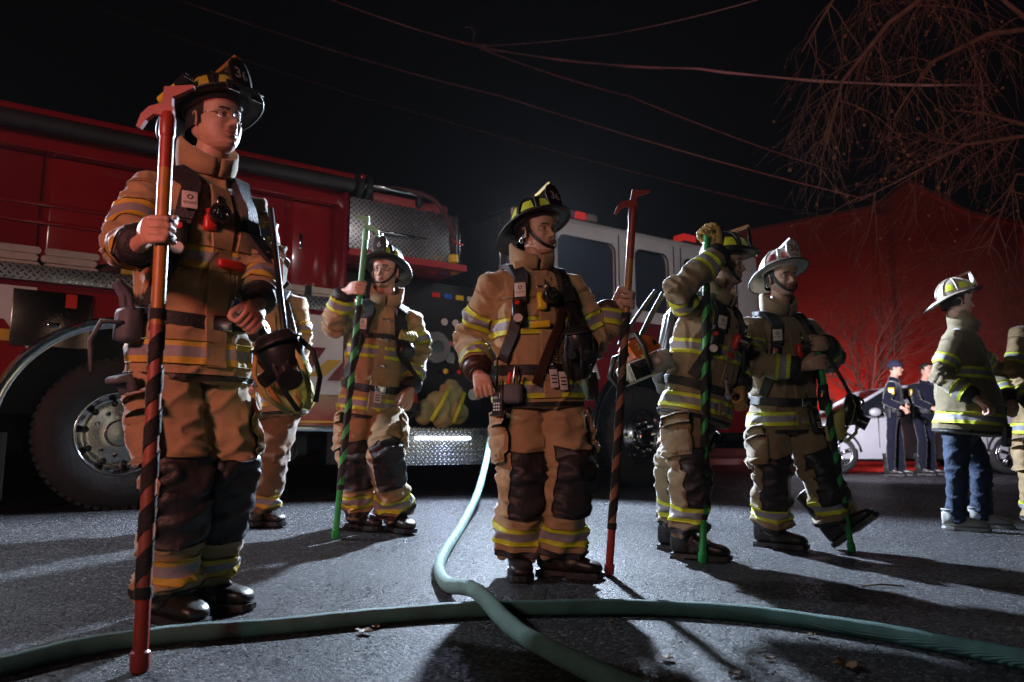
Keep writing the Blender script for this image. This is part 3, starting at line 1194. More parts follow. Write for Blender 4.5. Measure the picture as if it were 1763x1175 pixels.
    q = Matrix.Rotation(R(sp.get('hroll', 0)), 3, f)
    rg, up = q @ rg, q @ up
    hs = sp.get('head_scale', 1.0) * k
    fr = (hc, rg * hs, f * hs, up * hs)
    hg = head_of(**sp.get('face', {}))
    body = G()
    body.add([in_frame(fr, v) for v in hg.v], hg.f)
    body.m = list(hg.m)
    body.cur = 0
    body.tube([tor(.90), tor(.99), in_frame(fr, (0, -.012, -.085)), in_frame(fr, (0, -.02, -.03))], [.075 * k, .064 * k, .058 * k, .055 * k], 18)
    body.loft([ell_ring(tor(h), Rt, Fw, a * k, b * k, 14) for h, a, b in ((-.08, .12, .09), (.1, .12, .09), (.45, .13, .1), (.75, .13, .09), (.92, .07, .06))])
    for s in 'RL':
        body.tube([tor(.84, .1 if s == 'R' else -.1), J['sh' + s], J['el' + s], J['wr' + s]], [.05, .05, .042, .029], 10)
        body.tube([J['hip' + s], J['kn' + s], J['an' + s]], [.07, .055, .04], 10)
    gloves = []
    for s in 'RL':
        frm, rp, glove = hands[s]
        HV, HF = hand(rp, 1.18 if glove else 1.0)
        pts = [in_frame(frm, v) for v in HV]
        if s == 'R':
            HF2 = HF
        else:
            HF2 = [tuple(reversed(q)) for q in HF]
        if glove:
            gloves.append((pts, HF2, glove))
        else:
            body.add(pts, HF2)
    hm = sp.get('hair', M_HAIR)
    body.build('body', [sp.get('skin', M_SKIN), M_LIP, M_EYE, M_IRIS, hm, M_STUB], root)
    for pts, HF2, gm in gloves:
        mk('glove', pts, HF2, gm, root)
    # hair: a slightly larger shell over the back and sides of the skull
    HVv = np.array([tuple(v) for v in hg.v[:11200]])
    keep = []
    lim = sp.get('hairline', -.035)
    for fc in hg.f[:99 * 112]:
        c = HVv[list(fc)].mean(0)
        if (c[2] > .045 + (.02 if c[1] > .07 else 0)) or (c[1] < -.012 and c[2] > lim) or (c[1] < .028 and c[2] > -.004 and abs(c[0]) > .04):
            keep.append(fc)
    idx = sorted(set(i for fc in keep for i in fc))
    mp = {o: n for n, o in enumerate(idx)}
    nz_ = pnoise(HVv[idx] * np.array([70, 70, 34]) + 3)
    HP = [in_frame(fr, v * (1.05 + .06 * n_) + np.array([0, -.002, .003])) for v, n_ in zip(HVv[idx], nz_)]
    mk('hair', HP, [tuple(mp[i] for i in fc) for fc in keep], hm, root)
    ctx = dict(root=root, coat=coat, trousers=trousers, tor=tor, surf=surf, top=top, U=U, Rt=Rt, Fw=Fw, J=J, fr=fr, bv=bv, k=k, T=T, C=C)
    if 'helmet' in sp:
        tilt = sp['helmet'].pop('tilt', 0)
        q = Matrix.Rotation(R(tilt), 3, fr[1])
        kk = .96
        hfr = (in_frame(fr, (0, -.004, .012)), fr[1] * kk, q @ fr[2] * kk, q @ fr[3] * kk)
        ctx['helmet'] = fire_helmet(root, hfr, **sp['helmet'])
        ctx['hfr'] = hfr
    if sp.get('glasses'):
        g = G()
        for sx in (-1, 1):
            g.tube([in_frame(fr, (sx * .032 + .021 * math.cos(a), .094 - .03 * abs(math.cos(a)) * (1 if math.cos(a) * sx > 0 else .1), -.003 + .015 * math.sin(a))) for a in np.linspace(0, 2 * math.pi, 17)], .0014, 5)
            g.tube([in_frame(fr, (sx * .053, .068, .002)), in_frame(fr, (sx * .072, .04, .003)), in_frame(fr, (sx * .077, -.008, .004))], .0016, 5)
        g.tube([in_frame(fr, (-.011, .095, .001)), in_frame(fr, (.011, .095, .001))], .0014, 5)
        gl = g.build('glasses', M_STEEL, root)
        g = G()
        for sx in (-1, 1):
            pts = [in_frame(fr, (sx * .032 + .0205 * math.cos(a), .0935 - .03 * abs(math.cos(a)) * (1 if math.cos(a) * sx > 0 else .1), -.003 + .0145 * math.sin(a))) for a in np.linspace(0, 2 * math.pi, 16, False)]
            g.add(pts, [tuple(range(16))])
        g.build('lens', M_LENSG, gl)
    if sp.get('pack', not uni):
        airpack(ctx, sp)
    for fn in sp.get('extra', ()):
        fn(ctx)
    return ctx


M_LENSG = mat('spectacle_lens', (0.9, 0.95, 1.0), 0.03, trans=1.0, alpha=0.25)


def frame_on(p, n, up):
    n = n.normalized()
    x = up.cross(n).normalized()
    y = n.cross(x)
    return x, y, n


def Mx(x, y, z):
    return Matrix((x, y, z)).transposed()


def airpack(c, sp):
    surf, top, U, Fw, Rt, root, tor = c['surf'], c['top'], c['U'], c['Fw'], c['Rt'], c['root'], c['tor']
    # back frame and cylinder
    b = tor(.52, 0, -.25)
    G().tube([b - U * .24, b - U * .2, b + U * .18, b + U * .24], [.05, .078, .078, .04], 20, True).build('air_cylinder', mat('cylinder_composite', (.12, .12, .11), .35, var=.2), root)
    G().bbox(tor(.5, 0, -.185), (.26, .05, .45), .015, Mx(Rt, Fw, U)).build('back_frame', M_PLAS, root)
    for sx in (-1, 1):
        path = [top(sx * .115, -.10, .006), top(sx * .115, -.03, .008), top(sx * .115, .04, .008)]
        path += [surf(h, -sx * a, .010) for h, a in ((.86, 36), (.78, 38), (.66, 40), (.52, 44), (.40, 50), (.28, 58), (.18, 66))]
        st = ribbon(path, .058, .014, 'shoulder_strap', M_BLK, root)
        # padded upper section carrying the maker's panel
        ribbon(path[1:6], .070, .026, 'strap_pad', M_BLK, st, 4)
    # panel with writing on the wearer's right strap
    p, n = surf(.735, -38, .042)
    x, y, n = frame_on(p, n, U)
    pan = G().bbox(p, (.052, .070, .006), .004, Mx(x, y, n)).build('strap_panel', M_BADGE, root, smooth='auto')
    lettering('SCOTT', .014, p - y * .014, x, y, M_PLAS, pan, 'panel_lettering', .0, lift=.0045)
    lettering('O', .026, p + y * .010, x, y, M_PLAS, pan, 'panel_logo', .02, lift=.0045)
    # console below
    p, n = surf(.56, -43, .04)
    x, y, n = frame_on(p, n, U)
    con = G().bbox(p, (.052, .10, .04), .012, Mx(x, y, n)).build('gauge_console', M_PLAS, root)
    G().cyl(p + n * .02 + y * .025, p + n * .024 + y * .025, .012, 12).build('console_button', M_REDP, con, smooth='auto')
    G().cyl(p - y * .055 + n * .01, p - y * .055 + n * .022, .026, 18).build('pressure_gauge', M_PLAS, con, smooth='auto')
    G().cyl(p - y * .055 + n * .0225, p - y * .055 + n * .0245, .021, 18).build('gauge_face', M_BADGE, con, smooth='auto')
    # waist belt with buckle
    bh = sp.get('belt', .13)
    path = [surf(bh - .03 * math.cos(R(a)), a, .006) for a in range(-180, 181, 12)]
    be = ribbon(path, .05, .007, 'waist_belt', M_BLK, root, 2)
    p, n = surf(bh - .03, 12, .018)
    x, y, n = frame_on(p, n, U)
    G().bbox(p, (.07, .055, .014), .005, Mx(x, y, n)).build('belt_buckle', M_STEEL, be, smooth='auto')
    # air hose from the shoulder to the waist on the wearer's left
    path = [surf(h, a, .022)[0] for h, a in ((.82, 48), (.6, 52), (.4, 55), (.25, 58), (.12, 52))]
    G().tube(path, .010, 8).build('air_hose', M_RUB, root)
    p, n = surf(.08, 52, .045)
    x, y, n = frame_on(p, n, U)
    rg = G().bbox(p, (.075, .085, .06), .02, Mx(x, y, n)).build('regulator', M_PLAS, root)
    G().cyl(p + n * .03, p + n * .042, .026, 16).build('regulator_knob', M_PLAS, rg, smooth='auto')
    G().cyl(p + n * .043, p + n * .046, .010, 12).build('regulator_button', M_REDP, rg, smooth='auto')


def chest_lamp(h, ang, body_m=M_REDP, turn=.35):
    def f(c):
        p, n = c['surf'](h, ang, .012)
        U = c['U']
        x, y, n = frame_on(p, n, U)
        b = G().bbox(p - y * .005 - x * .02, (.045, .085, .04), .012, Mx(x, y, n)).build('chest_lamp', body_m, c['root'])
        q = p + y * .01 + x * .005
        d = (n + x * turn).normalized()
        G().cyl(q, q + d * .055, .034, 24, .037).build('lamp_housing', M_PLAS, b, smooth='auto')
        G().cyl(q + d * .054, q + d * .057, .027, 24).build('lamp_lens', M_LENS, b, smooth='auto')
        G().tube([q + y * .035, q + y * .06 + n * .01, q + y * .09], .006, 6).build('lamp_clip', M_STEEL, b)
    return f


def id_tag(h, ang, w=.035, hh=.055, n_=2):
    def f(c):
        p, n = c['surf'](h, ang, .03)
        x, y, n = frame_on(p, n, c['U'])
        for i in range(n_):
            b = G().bbox(p + x * (i * w * 1.15) - y * (.012 * i) + n * .004 * i, (w, hh, .003), .001, Mx(x, y, n)).build('name_tag', M_BADGE, c['root'], smooth='auto')
            g = G()
            for q in range(3):
                g.box(p + x * (i * w * 1.15) - y * (.012 * i) + n * (.004 * i + .0022) + y * (.014 - q * .016), (w * .7, .006, .001), Mx(x, y, n))
            g.build('tag_print', M_PLAS, b, smooth=False)
        G().tube([p + y * hh * .5, p + y * (hh * .5 + .03), p + y * (hh * .5 + .06) - n * .015], .003, 6).build('tag_clip', M_STEEL, c['root'])
    return f


def radio(h, ang, tilt=0.0, out=.04):
    def f(c):
        p, n = c['surf'](h, ang, out)
        x, y, n = frame_on(p, n, Vector((0, 0, 1)))
        p = p - y * .05
        b = G().bbox(p, (.06, .14, .038), .008, Mx(x, y, n)).build('portable_radio', M_PLAS, c['root'], smooth='auto')
        G().tube([p + y * .07 - x * .018, p + y * .20 - x * .018], [.006, .004], 8).build('radio_aerial', M_RUB, b)
        G().cyl(p + y * .07 + x * .012, p + y * .085 + x * .012, .008, 10).build('radio_knob', M_PLAS, b, smooth='auto')
        G().bbox(p + n * .0195 + y * .02, (.036, .03, .002), .001, Mx(x, y, n)).build('radio_screen', M_STEEL, b, smooth=False)
        g = G()
        for i in range(3):
            for j in range(3):
                g.bbox(p + n * .020 + x * (i - 1) * .014 - y * (.015 + j * .014), (.009, .008, .003), .001, Mx(x, y, n))
        g.build('radio_keys', M_BADGE, b, smooth=False)
    return f


def patch_pocket(h, ang, w, hh, m):
    def f(c):
        rows = []
        for r in np.linspace(0, 1, 5):
            row = []
            for q in np.linspace(-1, 1, 6):
                pad = .006 + .018 * (1 - q * q) * math.sin(math.pi * min(1, r + .12))
                p, n = c['surf'](h - r * hh, ang + q * w, pad)
                row.append(p)
            rows.append(row)
        back = [[c['surf'](h - r * hh, ang + q * w, -.004)[0] for q in np.linspace(-1, 1, 6)] for r in np.linspace(0, 1, 5)]
        G().loft([a + b[::-1] for a, b in zip(rows, back)]).build('chest_pocket', m, c['coat'], smooth='auto')
        rows = [[c['surf'](h + .02 - r * .11, ang + q * w * 1.08, .028 - r * .004 + .008 * (1 - q * q))[0] for q in np.linspace(-1, 1, 6)] for r in (0, .35, .7, 1)]
        back = [[c['surf'](h + .02 - r * .11, ang + q * w * 1.08, .018 if r else -.004)[0] for q in np.linspace(-1, 1, 6)] for r in (0, .35, .7, 1)]
        G().loft([a + b[::-1] for a, b in zip(rows, back)]).build('pocket_flap', m, c['coat'], smooth='auto')
    return f


def snaps(ang, hs):
    def f(c):
        for h in hs:
            p, n = c['surf'](h, ang, .012)
            x, y, n = frame_on(p, n, c['U'])
            g = G()
            g.bbox(p, (.05, .012, .006), .003, Mx(x, y, n))
            g.tube([p + x * (.025 + .014 * math.cos(a)) + y * .012 * math.sin(a) + n * .003 for a in np.linspace(0, 2 * math.pi, 9)], .0025, 6)
            g.build('snap_hook', M_STEEL, c['coat'])
    return f


def glove_pouch(h, ang, col=M_GLOVE):
    """work gloves stuffed in a holder on the belt"""
    def f(c):
        p, n = c['surf'](h, ang, .05)
        x, y, n = frame_on(p, n, Vector((0, 0, 1)))
        b = G().bbox(p - y * .03, (.09, .12, .07), .02, Mx(x, y, n)).build('belt_pouch', M_GREYG, c['root'])
        for i in range(4):
            a = p + x * (-.036 + .022 * i) + y * .02 + n * .01 * (i % 2)
            G().tube([a, a + y * (.05 + .01 * (i % 3)) + n * .012, a + y * .085 + n * (.03 + .01 * i) + x * .01 * (i - 1.5)], [.013, .012, .009], 8, True).build('glove_finger', col, b)
        a = p + n * .03 - y * .03
        G().tube([a + x * .03, a + n * .06 - y * .0, a + n * .085 - y * .07 - x * .01, a + n * .075 - y * .17], [.008, .008, .008, .007], 8).build('pouch_strap', M_GREYG, b)
    return f


def coat_side_flap(c):
    pass


def hanging_mask(loc, face, label, s=1.0, net=M_MASKY, tilt=0.0, group=None, hang=None):
    """breathing mask hanging by its hose, head net dangling below"""
    global ORG
    ORG = Vector(loc)
    root = thing('breathing_mask', loc, label, 'breathing mask', group)
    f = Vector((math.sin(R(face)), -math.cos(R(face)), -0.25)).normalized()
    x = Vector((-math.cos(R(face)), -math.sin(R(face)), 0))
    up = x.cross(f).normalized()
    q = Matrix.Rotation(R(tilt), 3, f)
    x, up = q @ x, q @ up
    O = Vector(loc)
    W = lambda a, b, c_: O + x * a * s + f * b * s + up * c_ * s
    rings = []
    for h, w, d in ((.075, .02, .02), (.068, .05, .045), (.04, .068, .062), (0, .07, .068), (-.035, .06, .072), (-.065, .042, .06), (-.08, .02, .035)):
        rings.append([W(w * math.sin(t), d * math.cos(t) - .0, h) for t in np.linspace(-1.75, 1.75, 17)] + [W(w * .9 * math.sin(t), d * .9 * math.cos(t) - .01, h) for t in np.linspace(1.75, -1.75, 17)])
    G().loft(rings).build('face_piece', M_PLAS, root)
    G().tube([W(.072 * math.sin(t), .070 * math.cos(t), .055 - .01 * abs(t)) for t in np.linspace(-1.6, 1.6, 13)], .006 * s, 6).build('lens_rim', M_RUB, root)
    G().cyl(W(0, .055, -.045), W(0, .105, -.06), .030 * s, 18, .034 * s).build('regulator', M_PLAS, root, smooth='auto')
    G().cyl(W(.05, .04, -.04), W(.075, .055, -.045), .022 * s, 14).build('voice_port', M_PLAS, root, smooth='auto')
    # net and its straps
    rings = []
    rs = random.Random(int(loc[0] * 1000))
    for i, (h, w, d) in enumerate(((-.02, .055, .03), (-.08, .062, .04), (-.13, .058, .045), (-.17, .04, .035), (-.185, .015, .015))):
        rings.append([W(w * math.cos(t) * (1 + .25 * math.sin(3 * t + i)), d * math.sin(t) * (1 + .3 * math.sin(2 * t + i * 2)) - .03, h + .012 * math.sin(2 * t + i)) for t in np.linspace(0, 2 * math.pi, 16, False)])
    G().loft(rings).build('head_net', net, root)
    for i, (a, b) in enumerate(((-.06, .0), (.06, .01), (.02, .045), (-.03, .04))):
        G().tube([W(a, .0 + b, .04), W(a * 1.5, b + .02, -.02), W(a * 1.35, b * 1.2 + .015, -.1), W(a * .7, b * .6, -.17)], .008 * s, 6, flat=.3).build('net_strap', net if i % 2 else M_BLK, root)
    if hang:
        G().tube([W(0, .09, -.055), (W(0, .09, -.055) + Vector(hang)) / 2 + Vector((0.02, -.04, -.06)), Vector(hang)], .011, 8).build('mask_hose', M_RUB, root)
    return root

# ================================================================== SETTING
def asphalt():
    m = bpy.data.materials.new('asphalt')
    m.use_nodes = True
    nt = m.node_tree
    b = nt.nodes['Principled BSDF']
    b.inputs['Specular IOR Level'].default_value = .3
    tc = nt.nodes.new('ShaderNodeTexCoord')

    def noise(sc_, det, rough=.6):
        n = nt.nodes.new('ShaderNodeTexNoise')
        n.inputs['Scale'].default_value = sc_
        n.inputs['Detail'].default_value = det
        n.inputs['Roughness'].default_value = rough
        nt.links.new(tc.outputs['Object'], n.inputs['Vector'])
        return n
    big = noise(0.7, 6)
    vo = nt.nodes.new('ShaderNodeTexVoronoi')
    vo.inputs['Scale'].default_value = 95
    nt.links.new(tc.outputs['Object'], vo.inputs['Vector'])
    fine = noise(190, 3)
    mid = noise(420, 2)
    r = nt.nodes.new('ShaderNodeValToRGB')
    r.color_ramp.elements[0].position = .3
    r.color_ramp.elements[1].position = .75
    r.color_ramp.elements[0].color = (.014, .014, .016, 1)
    r.color_ramp.elements[1].color = (.030, .030, .033, 1)
    nt.links.new(big.outputs[0], r.inputs[0])
    mx = nt.nodes.new('ShaderNodeMixRGB')
    mx.blend_type = 'MULTIPLY'
    mx.inputs[0].default_value = 1
    nt.links.new(r.outputs[0], mx.inputs[1])
    r2 = nt.nodes.new('ShaderNodeValToRGB')
    r2.color_ramp.elements[0].color = (.22, .22, .24, 1)
    r2.color_ramp.elements[0].position = .0
    r2.color_ramp.elements[1].position = .97
    r2.color_ramp.elements[1].color = (8.0, 7.8, 7.4, 1)  # pale stones, with the road's sparkle put into their colour
    sr = nt.nodes.new('ShaderNodeSeparateColor')
    nt.links.new(vo.outputs['Color'], sr.inputs[0])
    nt.links.new(sr.outputs[0], r2.inputs[0])
    e = r2.color_ramp.elements.new(.80)
    e.color = (1.3, 1.3, 1.28, 1)
    nt.links.new(r2.outputs[0], mx.inputs[2])
    nt.links.new(mx.outputs[0], b.inputs['Base Color'])
    # wet-looking worn patches: roughness varies
    r3 = nt.nodes.new('ShaderNodeMapRange')
    r3.inputs[1].default_value = .35
    r3.inputs[2].default_value = .7
    r3.inputs[3].default_value = .36
    r3.inputs[4].default_value = .55
    nt.links.new(big.outputs[0], r3.inputs[0])
    sepc = nt.nodes.new('ShaderNodeSeparateColor')
    nt.links.new(vo.outputs['Color'], sepc.inputs[0])
    mr = nt.nodes.new('ShaderNodeMath')
    mr.operation = 'MULTIPLY_ADD'
    mr.inputs[1].default_value = .38
    nt.links.new(sepc.outputs[1], mr.inputs[0])
    sub = nt.nodes.new('ShaderNodeMath')
    sub.operation = 'SUBTRACT'
    sub.inputs[1].default_value = .16
    nt.links.new(r3.outputs[0], sub.inputs[0])
    nt.links.new(sub.outputs[0], mr.inputs[2])
    nt.links.new(mr.outputs[0], b.inputs['Roughness'])
    add = nt.nodes.new('ShaderNodeMath')
    add.operation = 'ADD'
    nt.links.new(vo.outputs['Distance'], add.inputs[0])
    nt.links.new(mid.outputs[0], add.inputs[1])
    add2 = nt.nodes.new('ShaderNodeMath')
    add2.operation = 'ADD'
    nt.links.new(add.outputs[0], add2.inputs[0])
    nt.links.new(fine.outputs[0], add2.inputs[1])
    bp = nt.nodes.new('ShaderNodeBump')
    bp.inputs['Strength'].default_value = 0.9
    bp.inputs['Distance'].default_value = 0.010
    bp.invert = True
    nt.links.new(add2.outputs[0], bp.inputs['Height'])
    nt.links.new(bp.outputs[0], b.inputs['Normal'])
    return m


def build_road():
    xs = np.linspace(-30, 50, 81)
    ys = np.concatenate([np.linspace(-6, 14, 81), np.linspace(15, 75, 31)])
    V = [(x, y, gz(x, y)) for y in ys for x in xs]
    n = len(xs)
    Fc = [(j * n + i, j * n + i + 1, (j + 1) * n + i + 1, (j + 1) * n + i) for j in range(len(ys) - 1) for i in range(n - 1)]
    o = mk('road', V, Fc, asphalt(), origin=(0, 0, 0))
    tag(o, 'dark grey asphalt road under everyone', None, kind='structure')
    del o['label']


build_road()


def brick_mat():
    m = bpy.data.materials.new('brick_wall')
    m.use_nodes = True
    nt = m.node_tree
    b = nt.nodes['Principled BSDF']
    tc = nt.nodes.new('ShaderNodeTexCoord')
    mp = nt.nodes.new('ShaderNodeMapping')
    mp.inputs['Rotation'].default_value = (math.pi / 2, 0, 0)
    nt.links.new(tc.outputs['Object'], mp.inputs[0])
    br = nt.nodes.new('ShaderNodeTexBrick')
    br.inputs['Color1'].default_value = (.19, .075, .05, 1)
    br.inputs['Color2'].default_value = (.14, .055, .04, 1)
    br.inputs['Mortar'].default_value = (.17, .10, .08, 1)
    br.inputs['Scale'].default_value = 1
    br.inputs['Mortar Size'].default_value = .010
    br.inputs['Brick Width'].default_value = .22
    br.inputs['Row Height'].default_value = .075
    nt.links.new(mp.outputs[0], br.inputs['Vector'])
    nt.links.new(br.outputs['Color'], b.inputs['Base Color'])
    b.inputs['Roughness'].default_value = .85
    bp = nt.nodes.new('ShaderNodeBump')
    bp.inputs['Strength'].default_value = .6
    bp.inputs['Distance'].default_value = .01
    bp.invert = True
    nt.links.new(br.outputs['Fac'], bp.inputs['Height'])
    nt.links.new(bp.outputs[0], b.inputs['Normal'])
    return m


def build_building():
    Yw = 23.0
    pts = [px(1180, 425, Yw), px(1512, 360, Yw), px(1562, 318, Yw), px(1665, 372, Yw), px(1763, 392, Yw), px(1960, 430, Yw)]
    x0 = pts[0].x
    base = gz(10, Yw)
    loc = Vector((pts[2].x, Yw, base))
    root = thing('brick_building', loc, 'tall brick building with a gable peak, lit red at its foot', 'building')
    outline = [(p.x - loc.x, p.z - base) for p in pts]
    poly = [(outline[0][0], -.3)] + outline + [(outline[-1][0], -.3)]
    G().prism(poly[::-1], (0, 4, 0), (1, 0, 0), (0, 0, 1), (0, 8, 0)).build('wall', brick_mat(), root, smooth=False, origin=(0, 0, 0))
    g = G()
    cop = mat('stone_coping', (.13, .09, .075), .8, var=.2, bump=.4)
    for a, b in zip(outline[:-1], outline[1:]):
        pa, pb = Vector((a[0], 3.98, a[1] + .06)), Vector((b[0], 3.98, b[1] + .06))
        d = (pb - pa)
        ang = math.atan2(d.z, d.x)
        g2 = G()
        g2.box((pa + pb) / 2, (d.length, 8.3, .12), Matrix.Rotation(-ang, 3, 'Y'))
        g2.build('coping', cop, root, smooth=False, origin=(0, 0, 0))
    # corner pilaster where the low range meets the gable end
    for q in (1, 4):
        G().box((outline[q][0], -.09, outline[q][1] / 2 - .2), (.34, .16, outline[q][1])).build('pilaster', brick_mat(), root, smooth=False, origin=(0, 0, 0))


build_building()

# pavement at the foot of the building
g = G()
V = []
pv = mat('concrete', (.22, .21, .20), .85, var=.15, bump=.3)
g.box((12, 20.6, .12 + .02), (50, 5, .22))
tag(g.build('pavement', pv, None, smooth=False, origin=(0, 0, 0)), None, None, kind='structure')


# ------------------------------------------------------------------ trees
def grow(g, p, d, r, ln, depth, rs, droop=0.0, spread=.6, tips=None, minr=.003, gnarl=.16, cont=True):
    pts, rad = [p.copy()], [r]
    n = max(4, int(ln / .12)) if ln < 1.2 else 8
    kids = []
    for i in range(n):
        d = (d + Vector((rs.uniform(-1, 1), rs.uniform(-1, 1), rs.uniform(-1, 1))) * gnarl + Vector((0, 0, -droop))).normalized()
        p = p + d * (ln / n)
        rr = r * (1 - .55 * (i + 1) / n)
        pts.append(p.copy())
        rad.append(max(minr * .7, rr))
        if depth > 0 and i >= 1 and rs.random() < .62:
            kids.append((p.copy(), d.copy(), rr, i / n))
    g.tube(pts, rad, 5 if depth < 3 else 7, cap=False)
    if tips is not None and depth == 0:
        tips.append(p.copy())
    if depth > 0:
        kids.append((p.copy(), d.copy(), r * .5, .9))
        for kp, kd, kr, kt in kids:
            ax = Vector((rs.uniform(-1, 1), rs.uniform(-1, 1), rs.uniform(-1, 1)))
            ax = (ax - kd * ax.dot(kd)).normalized()
            nd = (kd + ax * rs.uniform(spread * .6, spread * 1.4)).normalized()
            grow(g, kp, nd, max(minr, kr * .72), ln * rs.uniform(.48, .74), depth - 1, rs, droop, spread, tips, minr, gnarl)


BARK = mat('bark', (.16, .115, .085), .9, var=.3, vscale=8, bump=.7, bscale=30)
TWIG = mat('twig_bark', (.17, .115, .08), .9, var=.3, vscale=8)
SEED = mat('seed_ball', (.20, .12, .06), .9, var=.4, vscale=60, bump=.8, bscale=90)


def wall_tree(u, v, Y, label, seed, ht=3.6, lean=-.35, ln=1.25):
    global ORG
    rs = random.Random(seed)
    b = px(u, v, Y)
    b.z = gz(b.x, b.y)
    root = thing('bare_tree', b, label, 'tree', 'bare trees')
    g = G()
    g.tube([(0, 0, -.1), (0, 0, .0), (.0 + lean * .3, .05, .55), (lean * .8, .0, 1.2)], [.13, .11, .085, .07], 9, cap=False)
    g.build('trunk', BARK, root, origin=(0, 0, 0))
    g = G()
    for i, (dx, dy, dz, l2) in enumerate(((-.75, .2, .9, 1.5), (-.25, -.3, 1.0, 1.7), (.55, .1, 1.0, 1.5), (.15, .4, 1.2, 1.7), (-1.1, -.2, .55, 1.3))):
        grow(g, Vector((lean * .8, 0, 1.15 - .06 * i)), Vector((dx, dy, dz)).normalized(), .05, l2 * ht / 3.4, 3, rs, 0.0, .62, None, .0045, .13)
    g.build('crown', BARK, root, origin=(0, 0, 0))


wall_tree(1535, 700, 17.5, 'small bare tree glowing red in front of the brick wall, behind the officers', 11, 3.5, -.55)


def hanging_tree():
    """bare street tree standing just outside the frame; its drooping twigs reach in from the upper right"""
    rs = random.Random(5)
    base = Vector((8.6, 9.4, gz(8.6, 9.4)))
    root = thing('bare_tree', base, 'large bare tree with drooping twigs and seed balls at the upper right', 'tree', 'bare trees')
    g = G()
    g.tube([(0, 0, -.2), (0, 0, .3), (.05, .1, 2.5), (-.1, .0, 4.6), (-.3, -.2, 6.6), (-.5, -.4, 8.4)], [.34, .27, .23, .2, .16, .1], 12, cap=False)
    g.build('trunk', BARK, root, origin=(0, 0, 0))
    g = G()
    tips = []
    tw = G()

    def limb(pp, r0, nk, seed, droop=.13):
        rr = random.Random(seed)
        pts = [Vector(q) - base for q in pp]
        n = len(pts)
        g.tube(pts, [max(.007, r0 * .6 * (1 - .85 * i / (n - 1))) for i in range(n)], 7, cap=False)
        for i in range(n - 1):
            for q in range(nk):
                t = rr.random()
                p = pts[i].lerp(pts[i + 1], t)
                d = (pts[i + 1] - pts[i]).normalized()
                side = Vector((rr.uniform(-1, 1), rr.uniform(-1, 1), rr.uniform(-1.1, .4)))
                if i >= 1 or rr.random() < .5:
                    grow(tw, p, (d * .5 + side).normalized(), .007, rr.uniform(.5, .95), 2, rr, droop, .7, tips, .0020, .2)
    P = px
    # main boughs (pixels only fix where each bough passes; all at the tree's own distance)
    limb([base + Vector((-.4, -.3, 7.6)), P(1700, -160, 8.6), P(1560, -90, 8.2), P(1440, -10, 8.0), P(1380, 90, 7.9)], .09, 6, 1, .16)
    limb([base + Vector((-.3, -.2, 6.9)), P(1640, -40, 8.3), P(1530, 40, 8.1), P(1450, 140, 7.9), P(1420, 260, 7.8)], .08, 7, 2, .17)
    limb([base + Vector((-.2, -.2, 6.2)), P(1700, 60, 8.6), P(1600, 110, 8.4), P(1540, 200, 8.3)], .07, 6, 3, .14)
    limb([base + Vector((0, 0, 5.0)), P(1763, 215, 8.8), P(1690, 195, 8.6), P(1640, 190, 8.5)], .06, 5, 4, .05)
    limb([base + Vector((0, 0, 4.3)), P(1763, 235, 8.6), P(1660, 250, 8.4), P(1570, 300, 8.3), P(1480, 345, 8.2)], .05, 5, 5, .04)
    limb([base + Vector((0, 0, 5.6)), P(1763, 30, 8.8), P(1690, -30, 8.6), P(1560, -120, 8.4)], .07, 6, 6, .1)
    limb([base + Vector((0.1, 0, 3.8)), P(1750, 300, 8.8), P(1722, 370, 8.7), P(1700, 440, 8.6)], .04, 6, 7, .12)
    g.build('bough', BARK, root, origin=(0, 0, 0))
    tw.build('twigs', TWIG, root, origin=(0, 0, 0))
    rs.shuffle(tips)
    sb = G()
    sb.ball((0, 0, 0), .014, nu=7, nv=5)
    first = None
    for i, t in enumerate(tips[:200]):
        if first is None:
            first = sb.build('seed_ball', SEED, root, origin=(0, 0, 0))
            o = first
        else:
            o = bpy.data.objects.new('seed_ball', first.data)
            COL.objects.link(o)
            o.parent = root
        o.location = t
        o.scale = [rs.uniform(.7, 1.5)] * 3


hanging_tree()

# ------------------------------------------------------------------ overhead wires
WIRE = mat('cable_sheath', (.55, .52, .52), .5)


def wire(label, pts, r=.012, sag=.15, twist=False):
    P = [px(*p) for p in pts]
    out = []
    for i in range(len(P) - 1):
        for k in range(10):
            t = k / 10
            q = P[i].lerp(P[i + 1], t)
            q.z -= sag * 4 * t * (1 - t)
            out.append(q)
    out.append(P[-1])
    g = G().tube(out, r, 5)
    if twist:
        off = [q + Vector((.02 * math.cos(i * 1.9), .02 * math.sin(i * 1.9), -.015)) for i, q in enumerate(out)]
        g.tube(off, r * .7, 5)
    mid = out[len(out) // 2]
    o = g.build('overhead_wire', WIRE, None, origin=mid)
    o.location = mid
    tag(o, label, 'wire', 'overhead wires')


wire('brightest overhead wire slanting down behind the helmet of the middle firefighter', [(250, -20, 11), (860, 165, 14), (1500, 345, 19)], .013, .10)
wire('overhead wire from the top left to the cable splice', [(520, -20, 10), (812, 78, 12.5)], .012, .05)
wire('twisted service cable running right from the splice into the twigs', [(812, 78, 12.5), (1200, 118, 12.2), (1700, 146, 12)], .014, .10, True)
wire('overhead wire dropping from the splice toward the gable', [(812, 78, 12.5), (1080, 165, 15), (1420, 290, 20)], .012, .06)
wire('thin overhead wire rising right from the splice to the top edge', [(812, 80, 12.5), (1060, 58, 12), (1320, -5, 11.5)], .009, .04)
wire('faint thin overhead wire lowest of all above the engine', [(120, -5, 13), (700, 190, 17), (1400, 370, 24)], .008, .1)
sp_ = px(812, 76, 12.5)
ORG = sp_
root = thing('cable_splice', sp_, 'looped cable splice where the overhead wires meet', 'cable splice')
